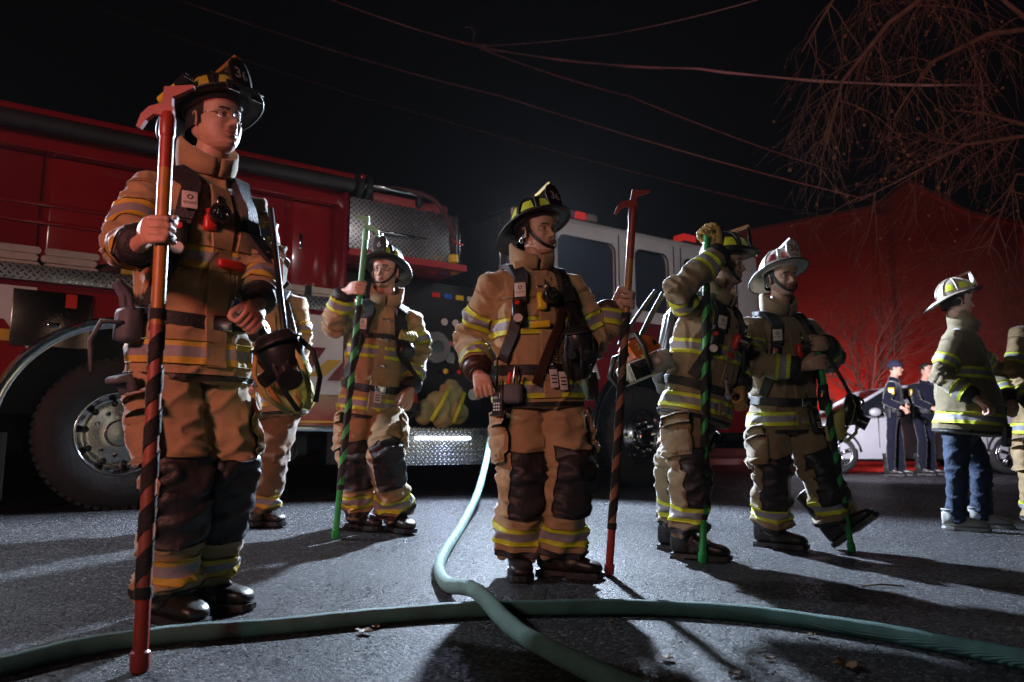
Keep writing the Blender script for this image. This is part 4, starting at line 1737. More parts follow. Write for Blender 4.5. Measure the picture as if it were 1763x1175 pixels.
for i, (dx, hh) in enumerate(((-.14, .32), (.0, .36), (.06, .30))):
    G().tube([sp_ + Vector((dx * t * 1.0 + (.10 * math.sin(t * 3) if i == 0 else .03 * math.sin(t * 5)), 0, hh * math.sin(min(1.7, t * 1.7)))) for t in np.linspace(0, 1, 10)], .009, 5).build('loop', WIRE, root)
G().tube([sp_ + Vector((-.25, 0, .06)), sp_, sp_ + Vector((.25, 0, -.03))], .03, 8, True).build('clamp', WIRE, root)
ORG = Vector((0, 0, 0))

# ------------------------------------------------------------------ hoses on the road
HOSE = mat('hose_jacket', (.15, .26, .235), .75, var=.18, vscale=10, bump=.5, bscale=140, dirt=(.10, .14, .13), dscale=9, damt=.6)
def weave(m):
    nt = m.node_tree
    b = nt.nodes['Principled BSDF']
    tc = nt.nodes.new('ShaderNodeTexCoord')
    w1 = nt.nodes.new('ShaderNodeTexWave')
    w1.inputs['Scale'].default_value = 90
    w1.bands_direction = 'DIAGONAL'
    w1.inputs['Distortion'].default_value = 1.5
    nt.links.new(tc.outputs['Object'], w1.inputs['Vector'])
    bp = nt.nodes.new('ShaderNodeBump')
    bp.inputs['Strength'].default_value = .5
    bp.inputs['Distance'].default_value = .003
    nt.links.new(w1.outputs['Fac'], bp.inputs['Height'])
    nt.links.new(bp.outputs[0], b.inputs['Normal'])
    return m


weave(HOSE)
HOSE2 = mat('hose_jacket_dark', (.075, .175, .16), .72, var=.2, vscale=10, bump=.5, bscale=140, dirt=(.05, .07, .065), dscale=7, damt=.6)

weave(HOSE2)


def catmull(P, n=10):
    out = []
    for i in range(len(P) - 1):
        p0, p1, p2, p3 = P[max(i - 1, 0)], P[i], P[i + 1], P[min(i + 2, len(P) - 1)]
        for k in range(n):
            t = k / n
            out.append(.5 * ((2 * p1) + (p2 - p0) * t + (2 * p0 - 5 * p1 + 4 * p2 - p3) * t * t + (3 * p1 - p0 - 3 * p2 + p3) * t ** 3))
    out.append(P[-1])
    return out


def hose(label, pts, r, m, lift=()):
    P = []
    for p in pts:
        if len(p) == 3:
            P.append(px(*p))
        else:
            q = gnd(p[0], p[1], r * .93)
            P.append(q)
    out = catmull(P, 12)
    for c, h, w in lift:
        cc = gnd(*c)
        for q in out:
            d = ((q.x - cc.x) ** 2 + (q.y - cc.y) ** 2) ** .5
            q.z += h * math.exp(-(d / w) ** 2)
    out2 = [q.copy() for q in out]
    mid = out[len(out) // 2]
    rr = [r * (1 + .025 * math.sin(i * 1.3) + .03 * math.sin(i * .37)) for i in range(len(out))]
    base = Vector((mid.x, mid.y, gz(mid.x, mid.y)))
    root = thing('fire_hose', base, label, 'fire hose', 'fire hoses on the road')
    G().tube(out, rr, 18, flat=.88).build('jacket', m, root, origin=base)
    return root, out


h1, h1p = hose('pale green fire hose curving from the engine past the middle firefighter to the bottom edge',
               [(846, 742, 7.2), (838, 790, 6.6), (822, 850, 5.9), (795, 905), (768, 948), (756, 980), (775, 1015), (830, 1052), (905, 1098), (1010, 1150), (1120, 1200), (1260, 1270)], .030, HOSE,
               lift=[((835, 1056), .056, .28)])
h2, h2p = hose('long dark green fire hose lying across the whole foreground', [(-160, 1180), (0, 1148), (150, 1113), (300, 1092), (480, 1078), (650, 1061), (800, 1050), (960, 1046), (1120, 1046), (1300, 1058), (1480, 1083), (1640, 1112), (1780, 1140), (2000, 1190)], .027, HOSE2)

# ------------------------------------------------------------------ fallen leaves and scraps
LEAFM = [mat('dead_leaf', (.16, .085, .035), .8, var=.3, vscale=30), mat('pale_leaf', (.45, .40, .33), .8, var=.2, vscale=30)]


def leaf(u, v, s, kind, label, seed):
    rs = random.Random(seed)
    p = gnd(u, v)
    pts = []
    n = 14
    for i in range(n):
        a = 2 * math.pi * i / n
        r = s * (.55 + .45 * abs(math.sin(a * 2.5 + seed))) * rs.uniform(.8, 1.1)
        pts.append(Vector((r * math.cos(a), r * .8 * math.sin(a), .006 + .25 * s * abs(math.sin(a * 1.5 + seed)))))
    g = G()
    V = [Vector((0, 0, .004))] + pts + [q + Vector((0, 0, .0015)) for q in [Vector((0, 0, .004))] + pts]
    F_ = [(0, 1 + i, 1 + (i + 1) % n) for i in range(n)] + [(n + 1, n + 2 + (i + 1) % n, n + 2 + i) for i in range(n)] + [(1 + i, n + 2 + i, n + 2 + (i + 1) % n, 1 + (i + 1) % n) for i in range(n)]
    g.add(V, F_)
    o = g.build('fallen_leaf', LEAFM[kind], None, smooth=False, origin=(0, 0, 0))
    o.location = p
    o.rotation_euler = (0, 0, rs.uniform(0, 6))
    tag(o, label, 'leaf', 'leaves on the road')


for i, (u, v, s, k_, lab) in enumerate([
    (628, 1092, .034, 1, 'crumpled pale scrap on the road left of the crossing hoses'),
    (648, 1083, .022, 0, 'small brown leaf just above the crumpled pale scrap'),
    (1148, 1138, .030, 1, 'curled pale leaf in the bright patch below the dark hose'),
    (1455, 1150, .050, 0, 'big brown dead leaf at the lower right of the road'),
    (1396, 1098, .022, 0, 'small brown leaf just below the dark hose at right'),
    (1325, 1138, .018, 0, 'tiny brown leaf between the pale leaf and the big dead leaf'),
    (1050, 1075, .016, 0, 'tiny dark leaf under the dark hose below the middle pole'),
    (1265, 1165, .02, 0, 'brown leaf at the bottom edge right of the bright patch'),
    (1100, 1152, .014, 0, 'speck of leaf beside the pale hose at the bottom edge'),
    (1730, 985, .022, 1, 'pale scrap on the road at the far right edge')]):
    leaf(u, v, s, k_, lab, i + 1)
p = gnd(1520, 1012)
o = G().tube([(-.09, 0, .006), (0, .01, .012), (.09, -.004, .006)], [.004, .005, .003], 5).build('twig', TWIG, None, origin=(0, 0, 0))
o.location = p
tag(o, 'short pale twig lying on the road at right', 'twig')

# ================================================================== FIRE ENGINE  (local x forward, y away from the camera, z up)
RED = mat('engine_red', (.26, .009, .013), .22, coat=.7, var=.1, vscale=2, bump=.03, bscale=3, dirt=(.16, .03, .03), dscale=2, damt=.35)
DRED = mat('engine_maroon', (.16, .008, .018), .25, coat=.6, var=.1, vscale=2)
WHT = mat('engine_white', (.70, .68, .67), .28, coat=.5, var=.05, vscale=2, dirt=(.4, .36, .33), dscale=2.5, damt=.4)
GOLD = mat('gold_leaf', (.62, .36, .04), .45, var=.1)
ORNG = mat('orange_stripe', (.75, .25, .02), .45)
BLKP = mat('engine_black', (.012, .012, .014), .45, var=.2)
TYRE = mat('tyre_rubber', (.018, .018, .019), .75, var=.3, vscale=9, bump=.4, bscale=30, dirt=(.06, .055, .05), damt=.6)
ALU = mat('polished_aluminium', (.62, .62, .63), .2, metal=1, var=.1, bump=.08, bscale=14)
WIN = mat('cab_glass', (.03, .04, .06), .06, coat=1.0)
EROOT = gnd(200, 880)
EROOT = Vector((-2.871, 5.593, .12))
eng = thing('fire_engine', EROOT, 'red and white fire engine parked behind the line of firefighters', 'fire engine', rz=math.pi / 2 - TH)
ORG = Vector((0, 0, 0))


def diamond_mat():
    m = bpy.data.materials.new('diamond_plate')
    m.use_nodes = True
    nt = m.node_tree
    b = nt.nodes['Principled BSDF']
    b.inputs['Base Color'].default_value = (.55, .55, .56, 1)
    b.inputs['Metallic'].default_value = 1
    b.inputs['Roughness'].default_value = .3
    tc = nt.nodes.new('ShaderNodeTexCoord')
    sep = nt.nodes.new('ShaderNodeSeparateXYZ')
    nt.links.new(tc.outputs['Object'], sep.inputs[0])

    def math_(op, a, bb=None):
        n = nt.nodes.new('ShaderNodeMath')
        n.operation = op
        for i, q in enumerate((a, bb)):
            if q is None:
                continue
            if isinstance(q, (int, float)):
                n.inputs[i].default_value = q
            else:
                nt.links.new(q, n.inputs[i])
        return n.outputs[0]
    xy = math_('ADD', sep.outputs['X'], sep.outputs['Y'])
    k = 1 / .034
    u = math_('MULTIPLY', math_('ADD', xy, sep.outputs['Z']), k * .7071)
    v = math_('MULTIPLY', math_('SUBTRACT', xy, sep.outputs['Z']), k * .7071)
    fu, fv = math_('FLOOR', u), math_('FLOOR', v)
    par = math_('MODULO', math_('ABSOLUTE', math_('ADD', fu, fv)), 2)
    cu = math_('SUBTRACT', math_('FRACT', u), .5)
    cv = math_('SUBTRACT', math_('FRACT', v), .5)
    # lozenge: long along u in even cells, along v in odd cells
    e0 = math_('ADD', math_('POWER', math_('MULTIPLY', cu, 2.1), 2), math_('POWER', math_('MULTIPLY', cv, 6.5), 2))
    e1 = math_('ADD', math_('POWER', math_('MULTIPLY', cu, 6.5), 2), math_('POWER', math_('MULTIPLY', cv, 2.1), 2))
    mixn = nt.nodes.new('ShaderNodeMix')
    nt.links.new(par, mixn.inputs[0])
    nt.links.new(e0, mixn.inputs[2])
    nt.links.new(e1, mixn.inputs[3])
    h = math_('MAXIMUM', math_('SUBTRACT', 1, mixn.outputs[0]), 0)
    hh = math_('MINIMUM', math_('MULTIPLY', h, 2.5), 1)
    bp = nt.nodes.new('ShaderNodeBump')
    bp.inputs['Strength'].default_value = 1
    bp.inputs['Distance'].default_value = .006
    nt.links.new(hh, bp.inputs['Height'])
    nt.links.new(bp.outputs[0], b.inputs['Normal'])
    mr = nt.nodes.new('ShaderNodeMapRange')
    mr.inputs[3].default_value = .38
    mr.inputs[4].default_value = .16
    nt.links.new(hh, mr.inputs[0])
    nt.links.new(mr.outputs[0], b.inputs['Roughness'])
    return m


DIA = diamond_mat()


def ebox(name, x0, x1, y0, y1, z0, z1, m, parent=None, r=.012):
    g = G()
    c = ((x0 + x1) / 2, (y0 + y1) / 2, (z0 + z1) / 2)
    s = (x1 - x0, y1 - y0, z1 - z0)
    g.bbox(c, s, r) if r else g.box(c, s)
    return g.build(name, m, parent or eng, smooth='auto' if r else False)


def epoly(name, poly, y, th, m, parent=None):
    return G().prism(poly, (0, y, 0), (1, 0, 0), (0, 0, 1), (0, th, 0)).build(name, m, parent or eng, smooth=False)


def arch_poly(x0, x1, z0, z1, cx, cz, r, n=18):
    """panel outline with a wheel arch cut from its lower edge"""
    a0 = math.asin(max(-1, min(1, (z0 - cz) / r)))
    pts = [(x0, z0), (x0, z1), (x1, z1), (x1, z0)]
    A = np.linspace(a0, math.pi - a0, n)
    pts += [(cx + r * math.cos(a), cz + r * math.sin(a)) for a in A]
    return pts[::-1]


def wheel(cx, y, front):
    w = thing('tmp', (0, 0, 0), None, None)
    bpy.data.objects.remove(w)
    cz, r = .56, .56
    g = G()
    prof = [(.31, -.02), (.34, -.035), (.42, -.045), (.50, -.035), (.545, -.005), (.56, .02), (.56, .26), (.545, .285), (.45, .31), (.31, .29)]
    n = 64
    rings = []
    for j in range(n):
        a = 2 * math.pi * j / n
        rings.append([Vector((cx + math.cos(a) * q[0], y + q[1], cz + math.sin(a) * q[0])) for q in prof])
    V = [p for q in rings for p in q]
    m_ = len(prof)
    Fc = [(j * m_ + i, j * m_ + i + 1, ((j + 1) % n) * m_ + i + 1, ((j + 1) % n) * m_ + i) for j in range(n) for i in range(m_ - 1)]
    tyre = mk('wheel', V, Fc, TYRE, eng)
    # tread blocks round the shoulder
    g = G()
    for j in range(56):
        a = 2 * math.pi * j / 56
        M = Matrix.Rotation(-a, 3, 'Y')
        g.box(Vector((cx, y + .02, cz)) + M @ Vector((.556, 0, 0)), (.02, .05, .036), M)
        g.box(Vector((cx, y + .14, cz)) + M @ Vector((.560, 0, 0)), (.02, .16, .040), M)
    t = g.build('tread', TYRE, tyre, smooth=False)
    # rim
    prof = [(.310, -.012), (.302, -.022), (.292, -.012), (.280, .03), (.262, .07), (.245, .075)] if not front else [(.310, -.012), (.302, -.022), (.292, -.012), (.28, .04), (.25, .05), (.235, .045)]
    hubd = .075 if not front else -.005
    prof += [(.20, hubd), (.14, hubd - .01), (.10, hubd - .012)]
    rings = []
    for j in range(48):
        a = 2 * math.pi * j / 48
        rings.append([Vector((cx + math.cos(a) * q[0], y + q[1], cz + math.sin(a) * q[0])) for q in prof])
    m_ = len(prof)
    V = [p for q in rings for p in q]
    Fc = [(j * m_ + i, j * m_ + i + 1, ((j + 1) % 48) * m_ + i + 1, ((j + 1) % 48) * m_ + i) for j in range(48) for i in range(m_ - 1)]
    mk('rim', V, Fc, ALU, tyre)
    G().tube([(cx, y + hubd + .02, cz), (cx, y + hubd - .03, cz), (cx, y + hubd - .05, cz), (cx, y + hubd - .056, cz)], [.105, .10, .085, .02], 24).build('hub', ALU if front else M_STEEL, tyre, smooth='auto')
    for j in range(10):
        a = 2 * math.pi * j / 10 + .2
        c = Vector((cx + .165 * math.cos(a), y + hubd - .01, cz + .165 * math.sin(a)))
        G().tube([c, c + Vector((0, -.03, 0)), c + Vector((0, -.036, 0))], [.02, .019, .012], 6).build('lug_nut', M_CHROME, tyre, smooth='auto')
        c = Vector((cx + .225 * math.cos(a + .31), y + .048 if not front else y + .03, cz + .225 * math.sin(a + .31)))
        if j % 1 == 0:
            G().tube([c + Vector((0, -.012 - (.0 if front else .0), 0)), c + Vector((0, .04, 0))], [.022, .022], 12).build('hand_hole', BLKP, tyre)


for cx, fr_ in ((0.0, False), (5.3, True)):
    wheel(cx, .06, fr_)
# rear inner dual
g = G()
g.tube([(0, .42, .56), (0, .70, .56)], .55, 40)
g.build('inner_tyre', TYRE, eng, smooth='auto')
for cx in (0, 5.3):
    g = G()
    g.tube([(cx, 1.8, .56), (cx, 2.4, .56)], .555, 40)
    g.build('offside_tyre', TYRE, eng, smooth='auto')

# ---- rear body
XB0, XB1 = -2.6, 1.69
epoly('lower_side', arch_poly(XB0, XB1, .62, 1.64, 0, .56, .82), .04, .06, RED)
ebox('body_core', XB0, XB1, .75, 2.42, .75, 2.70, BLKP, r=0)
ebox('wheel_well', -.85, .85, .30, .74, .70, 1.50, BLKP, r=0)
# white belt stripe with slashes
epoly('white_stripe', [(XB0, 1.58), (XB0, 1.34), (-.78, 1.34), (-.60, 1.10), (-.60, 1.58)][::-1], -.0, .006, WHT)
epoly('white_panel', [(.86, 1.58), (.86, 1.12), (.95, .90), (1.685, .90), (1.685, 1.58)][::-1], -.0, .006, WHT)
epoly('gold_stripe', [(XB0, 1.27), (XB0, 1.19), (-.68, 1.19), (-.72, 1.27)][::-1], .002, .006, GOLD)
for i, (a, b, z0, z1, mm) in enumerate(((1.25, 1.37, 1.05, 1.30, DRED), (1.39, 1.52, 1.05, 1.20, GOLD), (1.55, 1.66, 1.02, 1.22, DRED), (.98, 1.10, .98, 1.12, GOLD))):
    epoly('slash', [(a, z0), (b, z0), (b + .16, z1), (a + .16, z1)], -.005, .005, mm)
lettering('N CO. I', .115, (1.05, -.012, .80), (1, 0, 0), (0, 0, 1), WHT, eng, 'lettering', .0)
ebox('gold_line', .86, 1.685, -.002, .02, .66, .675, GOLD, r=0)
ebox('rub_rail', XB0, -.80, -.03, .05, .585, .635, ALU)
ebox('rub_rail', .82, XB1, -.03, .05, .585, .635, ALU)
# polished panel with paddle latch
pp = ebox('door_panel', -.74, -.255, -.016, .012, 1.16, 1.56, mat('steel_brown_reflection', (.26, .18, .16), .22, metal=1, bump=.04, bscale=5), r=.006)  # brown-red reflection of the coat in front is put into the steel colour
ebox('latch', -.52, -.44, -.034, -.017, 1.30, 1.335, M_CHROME, pp)
ebox('latch_pad', -.505, -.465, -.039, -.035, 1.306, 1.329, BLKP, pp, r=.002)
ebox('warning_label', -.42, -.35, -.021, -.017, 1.45, 1.55, M_REDP, pp, r=0)
for z in (1.2, 1.36, 1.52):
    G().cyl((-.72, -.02, z), (-.72, -.015, z), .008, 8).build('rivet', M_STEEL, pp, smooth='auto')
# wheel-arch trim
def arch(cx, cz, r, w, a0, a1, name='fender_trim', y0=-.035, m=M_CHROME):
    rings = []
    for a in np.linspace(R(a0), R(a1), 40):
        c, s = math.cos(a), math.sin(a)
        P = lambda q, y: Vector((cx + c * q, y, cz + s * q))
        rings.append([P(r - w, .10), P(r - w, y0 + .01), P(r - w * .8, y0), P(r - w * .3, y0 - .006), P(r, y0 + .02), P(r, .03)])
    return G().loft(rings).build(name, m, eng, smooth='auto')


arch(0, .56, .86, .085, 3, 177)
# shelf: diamond-plate tray holding folded hose
ebox('hose_tray', XB0, XB1, -.03, .34, 1.625, 1.655, DIA, r=.004)
ebox('tray_lip', XB0, XB1, -.045, -.028, 1.62, 1.735, DIA, r=.004)
ebox('tray_stripe', XB0, XB1, -.006, .01, 1.585, 1.618, DRED, r=0)
# upper side, recessed above the tray
ebox('upper_side', XB0, 1.69, .34, .40, 1.66, 2.74, RED, r=.004)
for x0, x1 in ((XB0, -.62), (-.56, .70), (.78, 1.24), (1.30, 1.64)):
    ebox('compartment_door', x0, x1, .318, .345, 1.80, 2.66, RED, r=.012)
for z in (2.12, 2.26):
    ebox('door_rib', XB0, .40, .296, .320, z, z + .035, RED, r=.01)
ebox('door_bar', .56, .60, .27, .32, 1.82, 2.64, RED, r=.01)
ebox('door_bar', .645, .675, .29, .32, 1.82, 2.64, BLKP, r=.01)
for x, z in ((1.36, 2.22), (.98, 2.15)):
    ebox('door_handle', x, x + .03, .30, .320, z, z + .14, M_CHROME, r=.008)
ebox('upright', 1.66, 1.70, .0, .42, .62, 2.72, DRED, r=.006)
# hose-bed top rail and the suction tube along it
ebox('top_rail', XB0, 1.78, .06, .40, 2.88, 2.93, RED, r=.012)
ebox('top_panel', XB0, 1.70, .20, .36, 2.66, 2.88, RED, r=.01)
ebox('rail_mesh', XB0, 1.70, .19, .199, 2.79, 2.878, mat('dark_mesh', (.03, .03, .03), .6, bump=1, bscale=60), r=0)
g = G()
rr = []
pt = []
for i, x in enumerate(np.arange(-2.6, 1.80, .03)):
    pt.append((x, .07, 2.815))
    rr.append(.056 + .005 * (i % 2))
G().tube(pt, rr, 18).build('suction_hose', mat('ribbed_hose', (.03, .03, .032), .5, var=.2), eng)
for x in (1.78, 1.86):
    G().tube([(x, .07, 2.815), (x + .05, .07, 2.815)], [.118, .118], 24).build('hose_coupling', BLKP, eng, smooth='auto')
for a in range(3):
    t = 2 * math.pi * a / 3 + .5
    ebox('coupling_lug', 1.79, 1.83, .07 + .125 * math.cos(t) - .015, .07 + .125 * math.cos(t) + .015, 2.815 + .125 * math.sin(t) - .02, 2.815 + .125 * math.sin(t) + .02, RED, r=.005)
# grey folded hose and bundles in the tray (things of their own, placed further below)
# ---- pump section
ebox('pump_frame', 1.70, 3.45, .55, 2.42, .70, 2.12, BLKP, r=0)
ebox('upper_locker', 1.72, 2.86, .02, 2.38, 2.22, 2.70, DIA, r=.008)
ebox('locker_shelf', 1.70, 2.90, -.05, 2.40, 2.145, 2.19, RED, r=.006)
ebox('locker_shelf_edge', 1.70, 2.90, -.056, -.048, 2.14, 2.20, mat('pink_trim', (.42, .05, .06), .35), r=0)
G().tube([(1.95, .0, 2.40), (1.95, -.04, 2.40), (2.46, -.04, 2.40), (2.46, .0, 2.40)], .013, 10).build('grab_rail', ALU, eng)
G().tube([(1.86, .03, 2.78), (1.86, -.0, 2.83), (2.40, -.0, 2.83), (2.40, .03, 2.78)], .016, 10).build('grab_rail', ALU, eng)
ebox('rail_bracket', 2.38, 2.44, -.02, .05, 2.72, 2.86, BLKP)
ebox('locker_lid', 1.95, 2.75, .05, 1.2, 2.70, 2.80, mat('lid_pink', (.35, .06, .07), .35), r=.03)
ebox('locker_edge', 2.82, 2.855, .0, .03, 2.22, 2.72, ALU, r=.004)
# crosslay hose bending down over the locker, with its nozzle
G().tube(catmull([Vector(q) for q in ((1.95, .15, 2.84), (2.2, .04, 2.86), (2.5, -.06, 2.80), (2.66, -.09, 2.62), (2.72, -.09, 2.45))], 8), .026, 12).build('crosslay_hose', mat('maroon_hose', (.06, .018, .02), .7, bump=.4, bscale=120), eng)
nz = G().tube([(2.72, -.09, 2.46), (2.725, -.09, 2.40), (2.73, -.09, 2.30), (2.73, -.09, 2.26)], [.04, .045, .035, .045], 14).build('nozzle', BLKP, eng, smooth='auto')
G().tube([(2.73, -.09, 2.27), (2.73, -.09, 2.20)], [.046, .05], 14).build('nozzle_tip', M_YELP, nz, smooth='auto')
G().tube([(2.70, -.12, 2.42), (2.72, -.18, 2.36), (2.78, -.18, 2.36)], .010, 8).build('nozzle_bail', M_REDP, nz)
# pump panel behind the men
ebox('pump_panel', 1.76, 3.40, .50, .56, .66, 2.12, BLKP, r=.004)
ebox('red_panel', 2.16, 2.50, .478, .499, 1.58, 2.0, mat('panel_red', (.34, .02, .035), .3), r=.004)
pl = ebox('gauge_plate', 2.56, 2.70, .472, .499, 1.60, 1.78, M_BADGE, r=.012)
for i, (dx, dz, mm) in enumerate(((.03, .05, M_REDP), (.09, .12, BLKP), (.10, .05, BLKP), (.04, .13, BLKP))):
    G().cyl((2.56 + dx, .465, 1.60 + dz), (2.56 + dx, .471, 1.60 + dz), .012, 10).build('plate_mark', mm, pl, smooth='auto')
G().tube([(2.30, .50, 1.42), (2.40, .22, 1.42)], .085, 20).build('intake_pipe', BLKP, eng, smooth='auto')
ic = G().tube([(2.62, .50, 1.42), (2.66, .22, 1.40), (2.665, .18, 1.40), (2.67, .10, 1.40), (2.67, .095, 1.40)], [.13, .135, .15, .15, .14], 28).build('intake_cap', mat('grey_cap', (.13, .13, .135), .45, var=.2), eng, smooth='auto')
G().cyl((2.67, .096, 1.40), (2.67, .085, 1.40), .065, 24).build('cap_plate', ALU, ic, smooth='auto')
for a in range(2):
    t = a * math.pi + .3
    ebox('cap_lug', 2.67 + .155 * math.cos(t) - .03, 2.67 + .155 * math.cos(t) + .03, .10, .16, 1.40 + .155 * math.sin(t) - .025, 1.40 + .155 * math.sin(t) + .025, mat('pink_lug', (.5, .08, .12), .4), ic)
# red discharge elbow and hose coil
G().tube(catmull([Vector(q) for q in ((2.15, .50, 1.25), (2.22, .25, 1.18), (2.34, .14, 1.02), (2.38, .12, .84))], 6), [.10] * 19, 16).build('discharge_elbow', mat('elbow_red', (.45, .03, .02), .3, coat=.4), eng)
G().tube([(2.38, .12, .85), (2.38, .12, .78)], .12, 18).build('elbow_collar', BLKP, eng, smooth='auto')
for k_, (x, z) in enumerate(((2.95, 1.72), (3.08, 1.72), (3.20, 1.72), (2.95, 1.5), (3.08, 1.5))):
    gz_ = G().cyl((x, .50, z), (x, .47, z), .045, 20).build('pressure_gauge', M_CHROME, eng, smooth='auto')
    G().cyl((x, .469, z), (x, .464, z), .037, 20).build('gauge_face', M_BADGE, gz_, smooth='auto')
for x in (2.9, 3.05, 3.2):
    G().tube([(x, .5, 1.2), (x, .36, 1.2)], .012, 8).build('valve_rod', M_STEEL, eng)
    G().ball((x, .34, 1.2), .028).build('valve_handle', M_YELP if x < 3 else M_REDP, eng)
# hi-vis vest stuffed in the step well, beside coiled hose
g = G()
for bx, bz, br in ((2.60, .78, .11), (2.74, .86, .13), (2.88, .98, .12), (2.95, .80, .12), (2.80, .72, .10)):
    g.ball((bx, .20, bz), br, .09, br)
V, Fc = remesh(g, .016)
V = smooth_v(V, Fc, 2)
V = V + normals(V, Fc) * (.045 * pnoise(V * 13))[:, None]
V[:, 2] = np.maximum(V[:, 2], .632)
VV = mat('vest_cloth', (.30, .27, .12), .85, var=.2, bump=.4)
vest = mk('safety_vest', V, Fc, VV, eng)
for (ax_, az_, bx_, bz_) in ((2.62, .70, 2.80, 1.0), (2.86, .68, 2.98, .98)):
    G().tube([(ax_, .11, az_), ((ax_ + bx_) / 2, .085, (az_ + bz_) / 2), (bx_, .10, bz_)], .022, 8, flat=.3).build('vest_stripe', M_YEL, vest)
for k_ in range(5):
    rr_c = .17 - .012 * (k_ % 2)
    G().tube([(2.30 + rr_c * math.cos(a), .16 + .035 * k_, .80 + rr_c * .75 * math.sin(a)) for a in np.linspace(0, 2 * math.pi, 25)], .022, 8, cap=False).build('coiled_hose', M_RUB, eng)
for x_, z_ in ((3.02, .98), (3.22, .98), (3.12, 1.34), (2.95, 1.34)):
    cp_ = G().tube([(x_, .50, z_), (x_, .40, z_), (x_, .39, z_), (x_, .34, z_)], [.045, .045, .06, .058], 16).build('discharge_cap', M_STEEL, eng, smooth='auto')
    G().tube([(x_ + .05, .36, z_), (x_ + .07, .40, z_ - .07), (x_ + .02, .48, z_ - .10)], .005, 5).build('cap_chain', M_STEEL, cp_)
G().tube(catmull([Vector(q) for q in ((2.05, .40, 1.9), (2.02, .30, 1.6), (2.10, .26, 1.3), (2.06, .30, .95))], 6), .02, 8).build('drain_hose', M_RUB, eng)
for k_, (x_, z_) in enumerate(((2.86, 2.0), (3.0, 2.0), (3.14, 2.0), (3.28, 2.0))):
    ebox('panel_label', x_ - .045, x_ + .045, .490, .499, z_ - .03, z_ + .02, (M_REDP, M_BLUEP, M_YELP, M_BADGE)[k_], r=0)
# running board with ground light
ebox('running_board', 2.10, 3.34, -.06, .52, .575, .63, DIA, r=.006)
ebox('board_face', 2.10, 3.34, -.085, -.061, .29, .60, DIA, r=.004)
ld = ebox('ground_light', 2.36, 2.93, -.105, -.087, .525, .548, mat('led_bar', (.9, .9, 1), .4, emit=(.78, .84, 1.0), estr=14), r=.004)
ebox('pump_skirt', 1.70, 3.44, .35, .5, .30, .66, BLKP, r=0)
# chassis, exhaust, underside
ebox('chassis_rail', -2.4, 7.3, .75, .95, .55, .75, BLKP, r=0)
ebox('chassis_rail', -2.4, 7.3, 1.5, 1.7, .55, .75, BLKP, r=0)
ebox('fuel_tank', .95, 1.6, .5, 2.0, .35, .62, BLKP, r=.05)
ex = G().tube([(1.20, .9, .45), (1.22, .4, .43), (1.24, .02, .42), (1.245, -.03, .42)], [.068, .068, .068, .075], 20, cap=False).build('exhaust_pipe', M_STEEL, eng, smooth='auto')
G().tube([(1.24, .03, .42), (1.23, .2, .42)], [.064, .064], 20).build('exhaust_bore', BLKP, ex, smooth='auto')
# mud flaps with the maker's oval
def mud_flap(x0, x1, z0, z1, y, word):
    f_ = ebox('mud_flap', x0, x1, y, y + .012, z0, z1, M_RUB, r=.01)
    cx, cz = x0 + (x1 - x0) * .5, z0 + (z1 - z0) * .36
    ov = lambda k_: [(cx + .135 * k_ * math.cos(a), cz + (.062 if k_ == 1 else .054) * math.sin(a) * (1 if k_ == 1 else .92)) for a in np.linspace(0, 2 * math.pi, 28, False)]
    epoly('maker_oval', ov(1), y - .003, .003, WHT, f_)
    epoly('maker_oval_field', ov(.93), y - .006, .002, BLKP, f_)
    lettering(word, .085, (cx, y - .0095, cz), (1, 0, 0.06), (0, 0, 1), WHT, f_, 'maker_lettering', .004)
    return f_


mud_flap(-1.06, -.70, .10, .56, .02, 'Pierce')
mud_flap(4.24, 4.60, .12, .58, .02, 'Pierce')

# ---- cab
XC0, XC1 = 3.50, 7.35
cabz = 2.90
# side sheet: lower red, upper white with window openings built as frames
epoly('cab_lower', arch_poly(XC0, XC1, .62, 1.86, 5.3, .56, .80), .03, .06, RED)
epoly('cab_band', [(XC0, 1.42), (XC0, 1.86), (XC1, 1.86), (XC1, 1.42)][::-1], -.002, .006, DRED)
epoly('cab_white_band', [(XC0, 1.18), (XC0, 1.38), (4.55, 1.38), (4.62, 1.18)][::-1], -.002, .006, WHT)
epoly('cab_slash', [(3.62, .92), (3.74, .92), (4.02, 1.16), (3.90, 1.16)], -.002, .006, ORNG)
ebox('decal', 4.02, 4.24, -.004, .002, 1.42, 1.60, mat('decal_blue', (.05, .06, .12), .4), r=0)
ebox('cab_sill_step', 3.52, 4.48, -.05, .3, .46, .60, DIA, r=.006)
